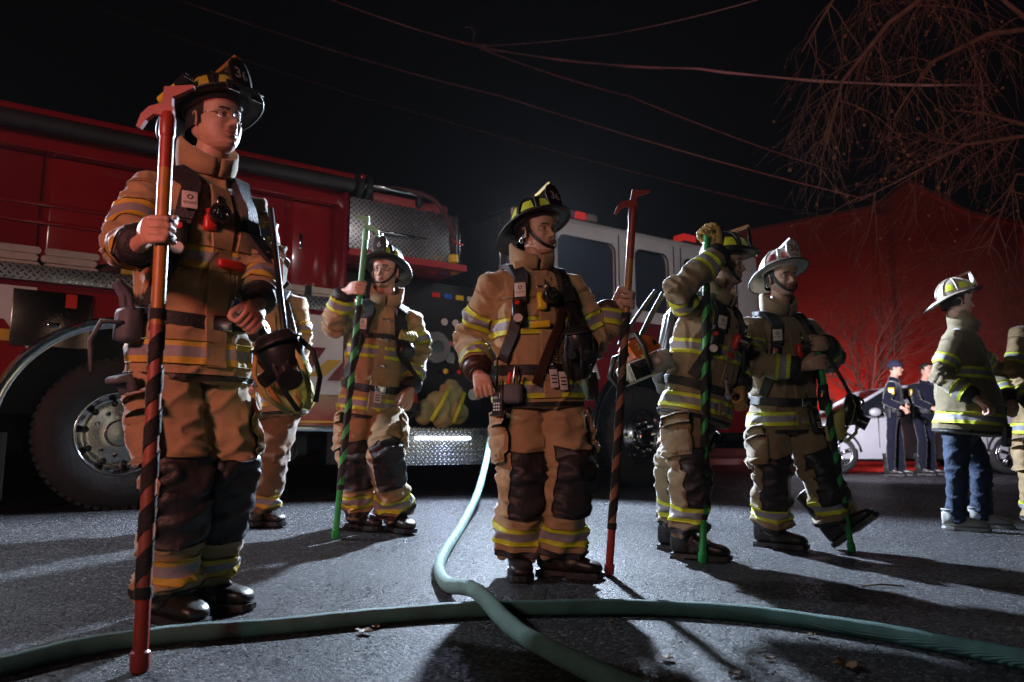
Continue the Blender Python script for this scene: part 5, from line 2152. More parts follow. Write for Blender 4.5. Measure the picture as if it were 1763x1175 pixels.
# window layout along the side: posts, header and sill in white
zs, zt = 2.0, 2.72
ebox('cab_header', XC0, XC1, -.0, .06, zt, cabz - .03, WHT, r=.004)
ebox('cab_belt', XC0, XC1, -.0, .06, 1.862, zs, WHT, r=.004)
posts = [(XC0, 4.06), (4.88, 5.18), (5.72, 5.98), (6.95, XC1)]
for a, b in posts:
    ebox('cab_post', a, b, .001, .061, zs + .001, zt - .001, WHT, r=.003)
wins = [(4.06, 4.88), (5.18, 5.72), (5.98, 6.95)]
rubm = mat('window_gasket', (.01, .01, .011), .5)
for a, b in wins:
    r_ = .10
    def rr_(k_, e=0):
        P = []
        for (cx, cz, t0) in ((b - r_, zt - r_, 0), (a + r_, zt - r_, 90), (a + r_, zs + r_, 180), (b - r_, zs + r_, 270)):
            for t in range(0, 91, 15):
                P.append((cx + (r_ + e) * math.cos(R(t0 + t)), cz + (r_ + e) * math.sin(R(t0 + t))))
        return P
    # corner fillets (white) so the opening is rounded
    g = G()
    for (cx, cz, sx, sz) in ((b, zt, -1, -1), (a, zt, 1, -1), (a, zs, 1, 1), (b, zs, -1, 1)):
        arc = [(cx + sx * (r_ - r_ * math.cos(R(t))), cz + sz * (r_ - r_ * math.sin(R(t)))) for t in range(0, 91, 15)]
        g.prism([(cx, cz)] + arc, (0, .031, 0), (1, 0, 0), (0, 0, 1), (0, .056, 0))
    g.build('window_corner', WHT, eng, smooth=False)
    wn_ = epoly('window', rr_(0), .045, .006, WIN)
    P = rr_(0, -.004)
    G().tube([(q[0], .004, q[1]) for q in P + P[:1]], .010, 6, cap=False).build('gasket', rubm, wn_)
ebox('cab_floor', XC0, XC1 - .1, .1, 2.35, .62, 1.1, BLKP, r=0)
ebox('cab_interior', XC0 + .1, XC1 - .1, .5, 2.2, 1.1, 1.75, BLKP, r=.05)
ebox('cab_seat', 3.9, 4.5, .4, 1.0, 1.6, 2.45, mat('seat_cloth', (.06, .06, .07), .8), r=.06)
# door seams, handles
for x in (4.92, 5.10, 5.80, 5.92):
    ebox('door_seam', x, x + .012, -.006, -.001, .95 if x > 4 else 1, 2.84, rubm, r=0)
for x in (5.02, 5.86):
    ebox('cab_door_handle', x - .05, x + .06, -.04, -.004, 1.66, 1.70, M_CHROME, r=.01)
# roof with crowned edge
rings = []
for y, z in ((0.0, cabz - .03), (.01, cabz + .01), (.05, cabz + .035), (.3, cabz + .06), (1.2, cabz + .08), (2.1, cabz + .06), (2.38, cabz + .03), (2.42, cabz - .03)):
    rings.append([(XC0, y, z), (XC1, y, z - .0)])
V = [Vector(p) for q in rings for p in q]
G().add(V, [(i * 2, i * 2 + 1, i * 2 + 3, i * 2 + 2) for i in range(len(rings) - 1)]).build('cab_roof', WHT, eng)
# rear wall of the cab: diamond plate, open grab irons
ebox('cab_rear_wall', XC0 - .035, XC0 - .002, .001, 2.40, 1.0, cabz - .01, DIA, r=.004)
G().tube([(XC0 - .05, .12, 1.4), (XC0 - .11, .12, 1.45), (XC0 - .11, .12, 2.5), (XC0 - .05, .12, 2.55)], .016, 10).build('grab_iron', M_STEEL, eng)
ebox('cab_corner', XC0 - .04, XC0 + .02, -.012, .02, 1.0, cabz, WHT, r=.006)
ebox('cab_front', XC1 - .02, XC1 + .12, .05, 2.37, .7, 1.9, RED, r=.05)
G().prism([(XC1 - .02, 1.9), (XC1 + .12, 1.9), (XC1 - .01, cabz - .02), (XC1 - .10, cabz - .02)], (0, 1.21, 0), (1, 0, 0), (0, 0, 1), (0, 2.30, 0)).build('windscreen', WIN, eng, smooth=False)
ebox('cab_far_side', XC0, XC1, 2.36, 2.42, .62, cabz - .03, RED, r=0)
bp_ = ebox('front_bumper', XC1 + .10, XC1 + .62, -.02, 2.44, .42, .74, M_CHROME, r=.05)
ebox('bumper_light', 7.28, 7.80, -.045, -.022, .555, .60, mat('led_bar2', (.9, .9, 1), .4, emit=(.95, .98, 1.0), estr=7), bp_, r=.004)
lettering('ORBA', .13, (6.35, -.010, 1.64), (1, 0, 0), (0, 0, 1), GOLD, eng, 'lettering', .006)
arch(5.3, .56, .84, .085, 3, 177)
# light bars
red_l = mat('beacon_red', (.5, .01, .01), .15, trans=.0, emit=(1, .05, .04), estr=.25)
red_h = mat('beacon_red_lit', (.8, .05, .04), .15, emit=(1, .10, .09), estr=4.5)
grey_l = mat('beacon_clear', (.30, .22, .23), .12, coat=1)
def light_bar(x0, x1, y0, y1, z, nseg, lit):
    b = ebox('light_bar', x0, x1, y0, y1, z, z + .035, BLKP, r=.01)
    n = nseg
    w = (x1 - x0) / n
    for i in range(n):
        ebox('beacon', x0 + i * w + .006, x0 + (i + 1) * w - .006, y0 + .006, y1 - .006, z + .036, z + .135, red_h if i in lit else (grey_l if i % 3 else red_l), b, r=.03)
    return b


lb = light_bar(3.92, 4.75, .12, .42, cabz + .045, 5, (0,))
for i in (0, 1):
    G().tube([(3.95, .10, cabz + .095 + i * .05), (4.06, .10, cabz + .095 + i * .05)], .018, 8, True).build('beacon_element', red_h, lb)
light_bar(6.05, 6.30, .05, .25, cabz + .03, 1, ())
lb2 = light_bar(6.85, 7.25, .05, 2.35, cabz + .06, 3, (0, 1, 2))
G().ball((7.44, -.06, 2.2), .05, .07, .16).build('wing_mirror', M_PLAS, eng)
G().ball((7.40, .04, 1.55), .03, .03, .07).build('marker_lamp', red_h, eng)
# floodlight on the cab's rear corner
MI = Matrix.Rotation(-(math.pi / 2 - TH), 4, 'Z')
la = MI @ (Vector(LIGHT_A) - EROOT)
ll = (MI.to_3x3() @ (Vector((0.4, 2.0, .9)) - Vector(LIGHT_A))).normalized()
back = la - ll * .10
fx = ll.cross(Vector((0, 0, 1))).normalized()
fy = fx.cross(ll)
hd_ = G().bbox(back - ll * .05, (.19, .15, .09), .02, Mx(fx, fy, ll)).build('floodlight', M_PLAS, eng, smooth='auto')
G().bbox(back + ll * .0, (.16, .12, .012), .004, Mx(fx, fy, ll)).build('floodlight_lens', mat('flood_emit', (1, 1, 1), .3, emit=(.9, .94, 1), estr=60), hd_, smooth='auto')
G().tube([back - ll * .09, Vector((la.x, .1, la.z - .05)), Vector((la.x, .12, cabz + .03))], .02, 8).build('floodlight_arm', M_STEEL, hd_)
# rear deck above
ebox('deck_lid', -2.5, 1.6, .5, 2.3, 2.68, 2.76, RED, r=.02)

# ---- loads lying in the tray: folded hose and a packed coat
WM = eng.matrix_basis.copy()
WM = Matrix.Translation(EROOT) @ Matrix.Rotation(math.pi / 2 - TH, 4, 'Z')
HW = mat('canvas_hose', (.46, .42, .38), .85, var=.15, bump=.5, bscale=120)
HG = mat('green_hose', (.14, .19, .12), .8, var=.2, bump=.5, bscale=120)


def folded_hose(x0, x1, z0, layers, y0, y1, label, ms, strap=True):
    c = Vector(((x0 + x1) / 2, (y0 + y1) / 2, z0))
    root = thing('folded_hose', WM @ c, label, 'fire hose', 'folded hose in the engine tray', rz=math.pi / 2 - TH)
    h = .055
    for i in range(layers):
        poly = []
        z = i * h
        rr = h * .46
        a, b = x0 - c.x + .02 * (i % 2), x1 - c.x - .015 * ((i + 1) % 2)
        P = [(a, z), (b, z)] + [(b + rr * math.sin(t), z + rr - rr * math.cos(t)) for t in np.linspace(.3, math.pi - .3, 6)] + [(b, z + 2 * rr), (a, z + 2 * rr)] + [(a - rr * math.sin(t), z + rr + rr * math.cos(t)) for t in np.linspace(.3, math.pi - .3, 6)]
        G().prism(P, (0, 0, .002), (1, 0, 0), (0, 0, 1), (0, y1 - y0 - .01 * (i % 2), 0)).build('fold', ms[i % len(ms)], root, smooth='auto', origin=(0, 0, 0))
    if strap:
        G().bbox(((x1 - x0) * .12, 0, layers * h / 2), (.06, y1 - y0 + .012, layers * h + .01), .006).build('strap', M_BLK, root, smooth='auto', origin=(0, 0, 0))


folded_hose(-1.3, -.62, 1.658, 4, .0, .28, 'cream folded hose bundle with a black strap, far left in the engine tray', [HW], True)
folded_hose(-.57, -.25, 1.658, 4, .0, .28, 'two-fold cream hose bundle beside the strapped one at far left', [HW], False)
folded_hose(.92, 1.62, 1.658, 3, -.01, .28, 'grey-green folded hose stack with a strap in the tray left of the glasses wearer', [HG, HW, HW], True)
# rolled turnout coat in the tray
ORG = Vector((0, 0, 0))
c = WM @ Vector((.15, .14, 1.658))
root = thing('packed_coat', c, 'dark crumpled turnout coat stuffed in the tray beside the cream hoses', 'coat', rz=math.pi / 2 - TH)
g = G()
for i, (x, z, r1) in enumerate(((-.28, .08, .10), (-.1, .11, .13), (.1, .12, .14), (.3, .09, .11))):
    g.ball((x, 0, z), .17, .13, r1)
V, Fc = remesh(g, .018)
V = smooth_v(V, Fc, 2)
V = V + normals(V, Fc) * (.03 * pnoise(V * 11))[:, None]
V[:, 2] = np.maximum(V[:, 2], .002)
mk('cloth', V, Fc, mat('dark_cloth', (.05, .025, .025), .85, bump=.5), root, origin=(0, 0, 0))
G().bbox((-.12, -.125, .11), (.22, .02, .045), .008).build('trim_stripe', M_ORY, root, origin=(0, 0, 0))

# ================================================================== PARKED CARS
def sedan(origin, rz, paint, label, headlights=True):
    """local x forward, y left, z up; near side is y = -0.9"""
    root = thing('parked_car', origin, label, 'car', 'cars parked by the wall', rz)
    B = dict(origin=(0, 0, 0))
    L0, L1 = -2.3, 2.3
    xs = [-2.3, -2.22, -1.9, -1.3, -.6, .1, .7, 1.2, 1.7, 2.1, 2.26, 2.32]
    top = [.62, .86, .98, 1.0, .99, .97, .95, .92, .84, .74, .64, .50]
    hw = [.68, .78, .86, .89, .90, .90, .90, .89, .87, .80, .70, .60]
    rings = []
    for x, t, w in zip(xs, top, hw):
        b = .24
        rings.append([Vector((x, -w * .93, b)), Vector((x, -w, .42)), Vector((x, -w * 1.0, .62)), Vector((x, -w * .95, t - .05)), Vector((x, -w * .82, t)), Vector((x, 0, t + .03)),
                      Vector((x, w * .82, t)), Vector((x, w * .95, t - .05)), Vector((x, w, .62)), Vector((x, w, .42)), Vector((x, w * .93, b))])
    body = G().loft(rings).build('body', paint, root, smooth='auto', **B)
    # cabin: glass volume and roof
    cx = [-1.75, -1.25, -.9, -.2, .45, 1.25]
    ct = [.98, 1.28, 1.42, 1.46, 1.40, .96]
    rings = [[Vector((x, -.74, .95)), Vector((x, -.74 + (t - .95) * .32, t)), Vector((x, 0, t + .02)), Vector((x, .74 - (t - .95) * .32, t)), Vector((x, .74, .95))] for x, t in zip(cx, ct)]
    G().loft(rings).build('glasshouse', mat('car_glass', (.012, .014, .018), .08, coat=1), root, smooth='auto', **B)
    rings = [[Vector((x, -.58, t - .0)), Vector((x, -.50, t + .012)), Vector((x, 0, t + .03)), Vector((x, .50, t + .012)), Vector((x, .58, t))] for x, t in ((-1.22, 1.30), (-.9, 1.42), (-.2, 1.465), (.40, 1.41))]
    G().loft(rings).build('roof', paint, root, **B)
    for sy in (-1, 1):
        G().tube([(1.24, sy * .73, .97), (.44, sy * .60, 1.41), (-.2, sy * .585, 1.465), (-.9, sy * .6, 1.42), (-1.3, sy * .66, 1.27), (-1.75, sy * .73, .99)], .028, 8).build('roof_rail', paint, root, **B)
        G().tube([(-.18, sy * .60, 1.45), (-.22, sy * .745, .97)], .022, 8).build('pillar', rubm, root, **B)
        for x in (1.38, -1.36):
            g = G()
            prof = [(.20, -.03), (.26, -.045), (.315, -.02), (.325, .03), (.325, .17), (.26, .19)]
            rings = [[Vector((x + math.cos(a) * q[0], sy * (.86 - q[1] - .0), .325 + math.sin(a) * q[0])) for q in prof] for a in np.linspace(0, 2 * math.pi, 37)]
            w_ = G().loft(rings, cap=False, closed=False).build('wheel', TYRE, root, **B)
            G().cyl((x, sy * .78, .325), (x, sy * .80, .325), .235, 28).build('brake_disc', BLKP, w_, smooth='auto', **B)
            g = G()
            g.tube([(x + .22 * math.cos(a), sy * .885, .325 + .22 * math.sin(a)) for a in np.linspace(0, 2 * math.pi, 29)], .02, 6, cap=False)
            g.ball((x, sy * .875, .325), .05, .03, .05)
            g.build('rim', M_STEEL, w_, **B)
            for j in range(5):
                a = 2 * math.pi * j / 5 + .3
                for da in (-.14, .14):
                    G().tube([(x + .03 * math.cos(a + da), sy * .88, .325 + .03 * math.sin(a + da)), (x + .21 * math.cos(a + da * .8), sy * .882, .325 + .21 * math.sin(a + da * .8))], [.022, .016], 6).build('spoke', M_STEEL, w_, **B)
            # dark wheel arch
            G().tube([(x + .36 * math.cos(a), sy * .888, .325 + .36 * math.sin(a)) for a in np.linspace(.1, math.pi - .1, 20)], .022, 6).build('wheel_arch', rubm, root, **B)
        G().ball((.78, sy * .95, 1.0), .10, .06, .07).build('wing_mirror', paint, root, **B)
        for x in (-.18, .72, -1.0):
            G().box((x, sy * .900, .68), (.008, .008, .52)).build('door_seam', rubm, root, smooth=False, **B)
        for x in (.0, -.8):
            G().bbox((x - .1, sy * .905, .82), (.16, .02, .025), .006).build('door_handle', paint, root, **B)
        G().ball((2.10, sy * .62, .64), .16, .17, .085).build('headlamp', mat('headlamp_glass', (.75, .75, .78), .08, coat=1), root, **B)
        G().ball((-2.22, sy * .62, .76), .08, .16, .09).build('tail_lamp', M_REDP, root, **B)
    G().bbox((2.24, 0, .40), (.20, 1.3, .16), .05).build('bumper', paint, root, **B)
    G().bbox((2.31, 0, .36), (.06, .9, .10), .02).build('grille', rubm, root, **B)
    G().bbox((0, 0, .26), (3.9, 1.5, .12), .03).build('underbody', BLKP, root, **B)
    return root


SILV = mat('car_silver', (.62, .62, .66), .3, metal=.25, coat=.8, var=.03)
GREY = mat('car_grey', (.34, .35, .38), .3, metal=.3, coat=.8)
c1 = px(1562, 817, 12.4)
c1.z = gz(c1.x, c1.y)
sedan(c1 + Vector((.35, .9, 0)), math.radians(178), SILV, 'silver sedan parked behind the two officers')
c2 = px(1830, 815, 13.2)
c2.z = gz(c2.x, c2.y)
sedan(c2 + Vector((.75, .5, 0)), math.radians(196), GREY, 'grey car with headlamp at the right edge beside the white-helmeted man in jeans')

# ================================================================== HOOK POLES
P_RED = mat('pole_red', (.34, .035, .022), .4, var=.12, vscale=20, dirt=(.2, .05, .04), damt=.5, dscale=14)
P_ORG = mat('pole_orange', (.40, .17, .03), .42, var=.12, vscale=20, dirt=(.35, .10, .04), damt=.6, dscale=14)
P_GRN = mat('pole_green', (.025, .30, .07), .4, var=.12, vscale=20, dirt=(.02, .16, .05), damt=.5, dscale=14)
P_PGRN = mat('hook_pale_green', (.20, .52, .30), .45, var=.12, vscale=20)
P_TAPE = mat('friction_tape', (.014, .013, .014), .8, var=.3, bump=.5, bscale=90)
P_BRN = mat('pole_brown', (.24, .10, .06), .6, var=.2, vscale=20)

HOOK = [(-.012, 0), (.074, .003), (.075, -.006), (.034, -.026), (.013, -.034), (.013, -.06), (.017, -.076), (.017, -.14), (-.017, -.14), (-.017, -.090),
        (-.040, -.086), (-.062, -.104), (-.078, -.130), (-.090, -.124), (-.078, -.086), (-.055, -.062), (-.017, -.052)]


def hook_pole(bot, top, label, mats, secs, tape, flip=1, face=0.0, r=.0185, hook=True, tapes_m=P_TAPE, butt=.25, turns=9.0):
    """bot, top: world points; secs: list of (t0, t1, material); tape: (t0, t1)"""
    global ORG
    ORG = Vector(bot)
    root = thing('hook_pole', bot, label, 'hook pole', 'hook poles held by the firefighters')
    ax = (top - bot).normalized()
    L = (top - bot).length
    at = lambda t: bot.lerp(top, t)
    for t0, t1, m in secs:
        G().tube([at(t0), at(t1)], r, 16).build('shaft', m, root, smooth='auto')
    # butt cap
    G().tube([at(0) + ax * .0, at(0) + ax * .01, at(0) + ax * .05, at(0) + ax * .055], [r * 1.05, r * 1.3, r * 1.3, r * 1.02], 16).build('butt_cap', secs[0][2], root, smooth='auto')
    if tape:
        t0, t1 = tape
        u = ax.orthogonal().normalized()
        w = ax.cross(u)
        n = int(turns * 20)
        rings = []
        pitch = (t1 - t0) * L / turns
        wd = pitch * .60
        for i in range(n + 1):
            a = 2 * math.pi * turns * i / n
            rd = u * math.cos(a) + w * math.sin(a)
            c = at(t0 + (t1 - t0) * i / n)
            jit = 1 + .05 * math.sin(i * .9)
            rings.append([c + rd * (r - .001) - ax * wd / 2, c + rd * (r + .0028) * jit - ax * wd * .46, c + rd * (r + .0028) * jit + ax * wd * .46, c + rd * (r - .001) + ax * wd / 2])
        G().loft(rings).build('grip_tape', tapes_m, root, smooth='auto')
        for q in (t0, t1):
            G().tube([at(q) - ax * .015, at(q) + ax * .015], r + .004, 14).build('tape_end', tapes_m, root, smooth='auto')
    if hook:
        ex = Vector((math.cos(R(face)), math.sin(R(face)), 0)) * flip
        ex = (ex - ax * ex.dot(ax)).normalized()
        dp = ax.cross(ex) * .016
        poly = HOOK if (ex.cross(ax)).dot(dp) < 0 else HOOK
        g = G().prism(poly, top + ax * .10, ex, ax, dp)
        g.build('hook_head', mats, root, smooth=False)
        G().tube([top - ax * .06, top - ax * .05, top + ax * .0, top + ax * .02], [r * .98, r * 1.18, r * 1.14, r * .8], 16).build('ferrule', mats, root, smooth='auto')
    return bot, top, r


def on(p, t):
    return p[0].lerp(p[1], t)


def poleline(b, t):
    return px(*b), px(*t)


g_ = gnd(240, 1157)
pole1 = hook_pole(g_, px(289, 205, 2.14), 'orange and red hook pole wound with black tape held by the tall firefighter at left', P_RED,
                  [(0, .13, P_RED), (.13, .60, mat('pole_redbrown', (.28, .07, .045), .5, var=.15)), (.60, .90, P_ORG), (.90, 1.0, P_RED)], (.13, .62), 1, 0, .0195, turns=6.5)
g_ = gnd(577, 928)
pole3 = hook_pole(g_, px(630, 400, g_.y + .02), 'green hook pole with pale green hook held by the firefighter wearing spectacles in the middle', P_PGRN,
                  [(0, .20, P_GRN), (.20, .78, P_GRN), (.78, 1.0, mat('pole_green_pale', (.10, .34, .17), .4, var=.1))], (.16, .74), -1, 0, .0185, turns=7)
g_ = gnd(1048, 991)
poleC = hook_pole(g_, px(1090, 362, g_.y - .06), 'red hook pole with black taped grip held by the middle firefighter', P_RED,
                  [(0, .13, P_RED), (.13, .70, P_BRN), (.70, .86, P_ORG), (.86, 1.0, P_RED)], (.13, .70), 1, 0, .0185, turns=7)
g_ = gnd(1210, 969)
pole4 = hook_pole(g_, px(1217, 394, g_.y), 'green striped pole under the raised glove of the firefighter in profile', P_GRN, [(0, .15, P_GRN), (.15, 1.0, P_GRN)], (.13, .90), 1, 0, .0185, hook=False, turns=9)
g_ = gnd(1467, 951)
pole5 = hook_pole(g_, px(1406, 588, g_.y - .10), 'short slanting green pole under both hands of the white-helmeted officer', P_GRN, [(0, .3, P_GRN), (.3, 1.0, P_GRN)], (.22, .78), 1, 0, .017, hook=False, turns=5)

# ================================================================== PEOPLE
HB = dict(shell_m=M_HBLK, shield_m=mat('shield_leather', (.022, .014, .013), .45, var=.2, bump=.2, bscale=60), num_m=mat('shield_digits', (.55, .42, .40), .5))
WSH = mat('shield_white', (.66, .62, .58), .5, var=.08, bump=.2, bscale=60)
DRD = mat('digit_red', (.22, .02, .02), .5)

# --- tall firefighter at left
def f1_extra(c):
    root, surf, U = c['root'], c['surf'], c['U']
    p, n = surf(.445, 14, .022)
    x, y, n = frame_on(p, n, U)
    G().bbox(p, (.10, .035, .022), .010, Mx(x, y, n)).build('strobe', M_REDP, root)
    p, n = surf(.225, 22, .03)
    G().ball(p, .017, .014, .026).build('key_float', M_BLUEP, root)
    G().tube([p, p + U * .05], .003, 6).build('key_cord', M_BLK, root)
    # black glove stuffed in the thigh pocket
    J = c['J']
    q = J['hipR'].lerp(J['knR'], .32) + c['Rt'] * .14 + c['Fw'] * .02
    g = G()
    for i in range(4):
        a = q + c['Fw'] * (.028 * (i - 1.5))
        g.tube([a, a + Vector((0, 0, .04)) + c['Rt'] * .02, a + Vector((0, 0, .03)) + c['Rt'] * .05], [.02, .02, .014], 8, True)
    g.build('pocketed_glove', M_GREYG, root)


F1 = person(dict(seed=1.3, bulk=.92, voxel=.009, label='tall firefighter at left in black helmet and glasses gripping an orange hook pole', neck=(352, 300, 2.74), pelvis=(330, 598, 2.76), psi=46,
                 head=(372, 212, 2.70), hpsi=60, hpitch=5, head_scale=1.04, face=dict(fat=.18, smile=.8), hair=M_HAIRD, glasses=True,
                 arm=dict(R=[(222, 425, 2.42), None], L=[(458, 440, 2.90), (446, 520, 2.64)]), hand=dict(R=('grip', on(pole1, .775), pole_axis(pole1), .0195), L=('fist', None)),
                 leg=dict(R=[(306, 838, 2.62), (287, 1022, 2.69)], L=[(384, 832, 2.76), (348, 1000, 2.89)]), foot=dict(R=(56, 0), L=(78, 0)), kneedir=dict(R=52, L=60),
                 legr=(.128, .130, .128, .120, .114), chest_band=.47, hem_band=-.045, trim=(M_ORY, M_SIL, M_ORY), belt=.15,
                 helmet=dict(number='36', flash=True, goggles=True, strap=False, tilt=5, holder_m=P_ORG, refl=M_ORY, **HB), group=None,  # orange light on the shield holder is put into its colour
                 extra=[chest_lamp(.68, -6, M_REDP, -.1), id_tag(.20, 20, .03, .075, 2), glove_pouch(.12, -78, M_GREYG), patch_pocket(.62, 40, 16, .30, M_TAN), radio(.40, 78), f1_extra]))

# --- firefighter half hidden behind the tall one
F2 = person(dict(seed=2.1, label='firefighter in dark brown trousers half hidden behind the tall one at left', neck=(458, 498, 4.95), pelvis=(470, 680, 4.97), psi=15,
                 head=(458, 462, 4.93), hpsi=20, face=dict(), arm=dict(R=[(405, 590, 5.0), (418, 650, 4.85)], L=[(516, 592, 5.02), (508, 655, 4.88)]),
                 hand=dict(R=('fist', None), L=('fist', None)), leg=dict(R=[(435, 785, 4.90), (430, 882, 4.98)], L=[(468, 788, 4.88), (448, 884, 4.95)]), foot=dict(R=(30, 0), L=(60, 0)),
                 pants=M_BROWN, kneepad=False, pocket='', trim=(M_ORY, M_SIL, M_ORY), helmet=dict(number='36', **HB), voxel=.014))

# --- firefighter with spectacles, green pole
def f3_extra(c):
    surf, U, root = c['surf'], c['U'], c['root']
    # strap across the chest and red patch on the shoulder
    ribbon([surf(h, a, .02) for h, a in ((.62, -40), (.63, -15), (.64, 10), (.63, 35))], .03, .008, 'chest_strap', M_BLK, root)
    p, n = surf(.58, 44, .07)
    x, y, n = frame_on(p, n, U)
    m = G()
    for i in range(5):
        a = p + x * (.022 * (i - 2)) + y * .03
        m.tube([a, a + y * .035 + n * .02, a + n * .045 + y * .01], [.015, .014, .011], 8, True)
    m.build('work_glove', M_MASKY, root)
    G().ball(p - y * .05, .065, .05, .06, Mx(x, n, y)).build('folded_mask', M_PLAS, root)
    J = c['J']
    sh = J['shR']
    G().tube([sh + c['Rt'] * .02 + U * .075 - c['Fw'] * .02, sh + c['Rt'] * .075 + U * .02 - c['Fw'] * .02, sh + c['Rt'] * .095 - U * .06 - c['Fw'] * .01], [.03, .04, .03], 10, True, flat=1.2).build('shoulder_patch', M_REDP, root)


F3 = person(dict(seed=3.7, label='firefighter in spectacles holding a green hook pole upright before his face', neck=(664, 522, 4.92), pelvis=(641, 688, 4.94), psi=12,
                 head=(664, 468, 4.88), hpsi=-12, hpitch=2, face=dict(), hair=M_HAIRD, glasses=True,
                 arm=dict(R=[(574, 562, 4.72), None], L=[(722, 602, 5.0), (708, 668, 4.84)]), hand=dict(R=('grip', on(pole3, .805), pole_axis(pole3), .0185), L=('fist', None)),
                 leg=dict(R=[(612, 788, 4.82), (618, 880, 4.93)], L=[(664, 786, 4.70), (681, 882, 4.88)]), foot=dict(R=(48, 0), L=(38, 0)), kneedir=dict(R=14, L=24), legr=(.120, .122, .118, .112, .115),
                 trim_h=.10, helmet=dict(number='6', strap=True, tilt=7, **HB), extra=[f3_extra, snaps(6, (.80, .60, .34)), id_tag(.02, 8, .045, .07, 1)]))

# --- middle firefighter
def fc_extra(c):
    surf, U, root, Rt, Fw = c['surf'], c['U'], c['root'], c['Rt'], c['Fw']
    # radio strap of leather crossing the chest from the wearer's left shoulder down to the right hip
    ribbon([surf(h, a, .016) for h, a in ((.82, 40), (.70, 34), (.58, 26), (.46, 17), (.34, 8), (.22, -2), (.10, -14), (-.02, -24))], .045, .008, 'radio_strap', M_LEATH, root)
    # coiled cord beside it
    pts = []
    P = [surf(h, a, .028) for h, a in ((.56, 30), (.46, 22), (.36, 12), (.24, 2), (.10, -10))]
    for i in range(len(P) - 1):
        for q in range(40):
            t = q / 40
            a = 2 * math.pi * t * 7
            c0 = P[i][0].lerp(P[i + 1][0], t)
            n0 = P[i][1]
            w = U.cross(n0).normalized()
            pts.append(c0 + w * .009 * math.cos(a) + n0 * .009 * math.sin(a) + w * .03)
    G().tube(pts, .0028, 5).build('coiled_cord', M_RUB, root)
    p, n = surf(.45, 26, .028)
    x, y, n = frame_on(p, n, U)
    # helmet-side mask carried on the chest at the wearer's left
    # loose throat tab turned down at the collar
    tt = c['tor'](.965, .075, .085)
    g = G()
    g.bbox(tt, (.085, .018, .075), .008, Mx(Rt, Fw, U) @ Matrix.Rotation(R(14), 3, 'Y'))
    g.build('throat_tab', mat('pale_canvas', (.50, .40, .24), .85, bump=.4, bscale=60), c['coat'])
    p, n = surf(.475, -12, .018)
    x, y, n = frame_on(p, n, U)
    G().bbox(p, (.10, .032, .016), .006, Mx(x, y, n)).build('strobe', M_YELP, root)
    # wrist watch
    J = c['J']
    wr, el = J['wrR'], J['elR']
    d = (wr - el).normalized()
    G().tube([wr + d * .004, wr + d * .024], .039, 18).build('watch_strap', M_RUB, root, smooth='auto')
    # tools at the right hip
    p, n = surf(.0, -48, .05)
    x, y, n = frame_on(p, n, Vector((0, 0, 1)))
    tp = G().bbox(p - y * .05, (.10, .09, .05), .02, Mx(x, y, n)).build('tool_pouch', M_GREYG, root)
    for i, (dx, m, l_) in enumerate(((-.025, M_REDP, .06), (.0, M_STEEL, .09), (.025, M_PLAS, .05))):
        a = p + x * dx - y * .02
        G().tube([a, a + y * l_ + x * .01], .009, 8, True).build('hand_tool', m, tp)
    # hanging strap tail at the left hip
    a, n = surf(-.06, 70, .05)
    ribbon([(a, n), (a - U * .12 + Fw * .0 - Rt * .03, n), (a - U * .26 - Rt * .09, n)], .045, .006, 'strap_tail', M_BLK, root)
    b, n = surf(-.02, 88, .06)
    x, y, n = frame_on(b, n, Vector((0, 0, 1)))
    G().bbox(b, (.08, .14, .06), .015, Mx(x, y, n)).build('belt_pouch', M_BLK, root)


FC = person(dict(seed=4.4, voxel=.009, label='young firefighter in the middle in black helmet with a red hook pole in his hand', neck=(915, 462, 3.60), pelvis=(925, 664, 3.60), psi=18,
                 head=(926, 402, 3.57), hpsi=42, hpitch=3, face=dict(), hair=M_HAIR, hairline=-.06,
                 arm=dict(R=[(812, 582, 3.66), (822, 640, 3.44)], L=[(1042, 598, 3.64), None]), hand=dict(R=('fist', None), L=('grip', on(poleC, .745), pole_axis(poleC), .0185)),
                 leg=dict(R=[(902, 816, 3.52), (893, 952, 3.60)], L=[(980, 812, 3.50), (962, 952, 3.58)]), foot=dict(R=(4, 0), L=(66, 0)), kneedir=dict(R=22, L=22),
                 legr=(.122, .128, .125, .122, .118), trim_h=.105, cuff=M_LEATH, helmet=dict(number='36', strap=True, tilt=9, holder_m=mat('brass_holder', (.6, .45, .2), .35, metal=.8), **HB),
                 extra=[fc_extra, chest_lamp(.66, 0, M_YELP), id_tag(.02, 4, .038, .085, 2), radio(-.05, -62, out=.06), snaps(-3, (.78,))]))

# --- firefighter in profile with raised arm
def f4_extra(c):
    surf, U, root = c['surf'], c['U'], c['root']
    p, n = surf(.60, -2, .02)
    x, y, n = frame_on(p, n, U)
    G().bbox(p - y * .08, (.07, .04, .025), .01, Mx(x, y, n)).build('strobe', M_REDP, root)


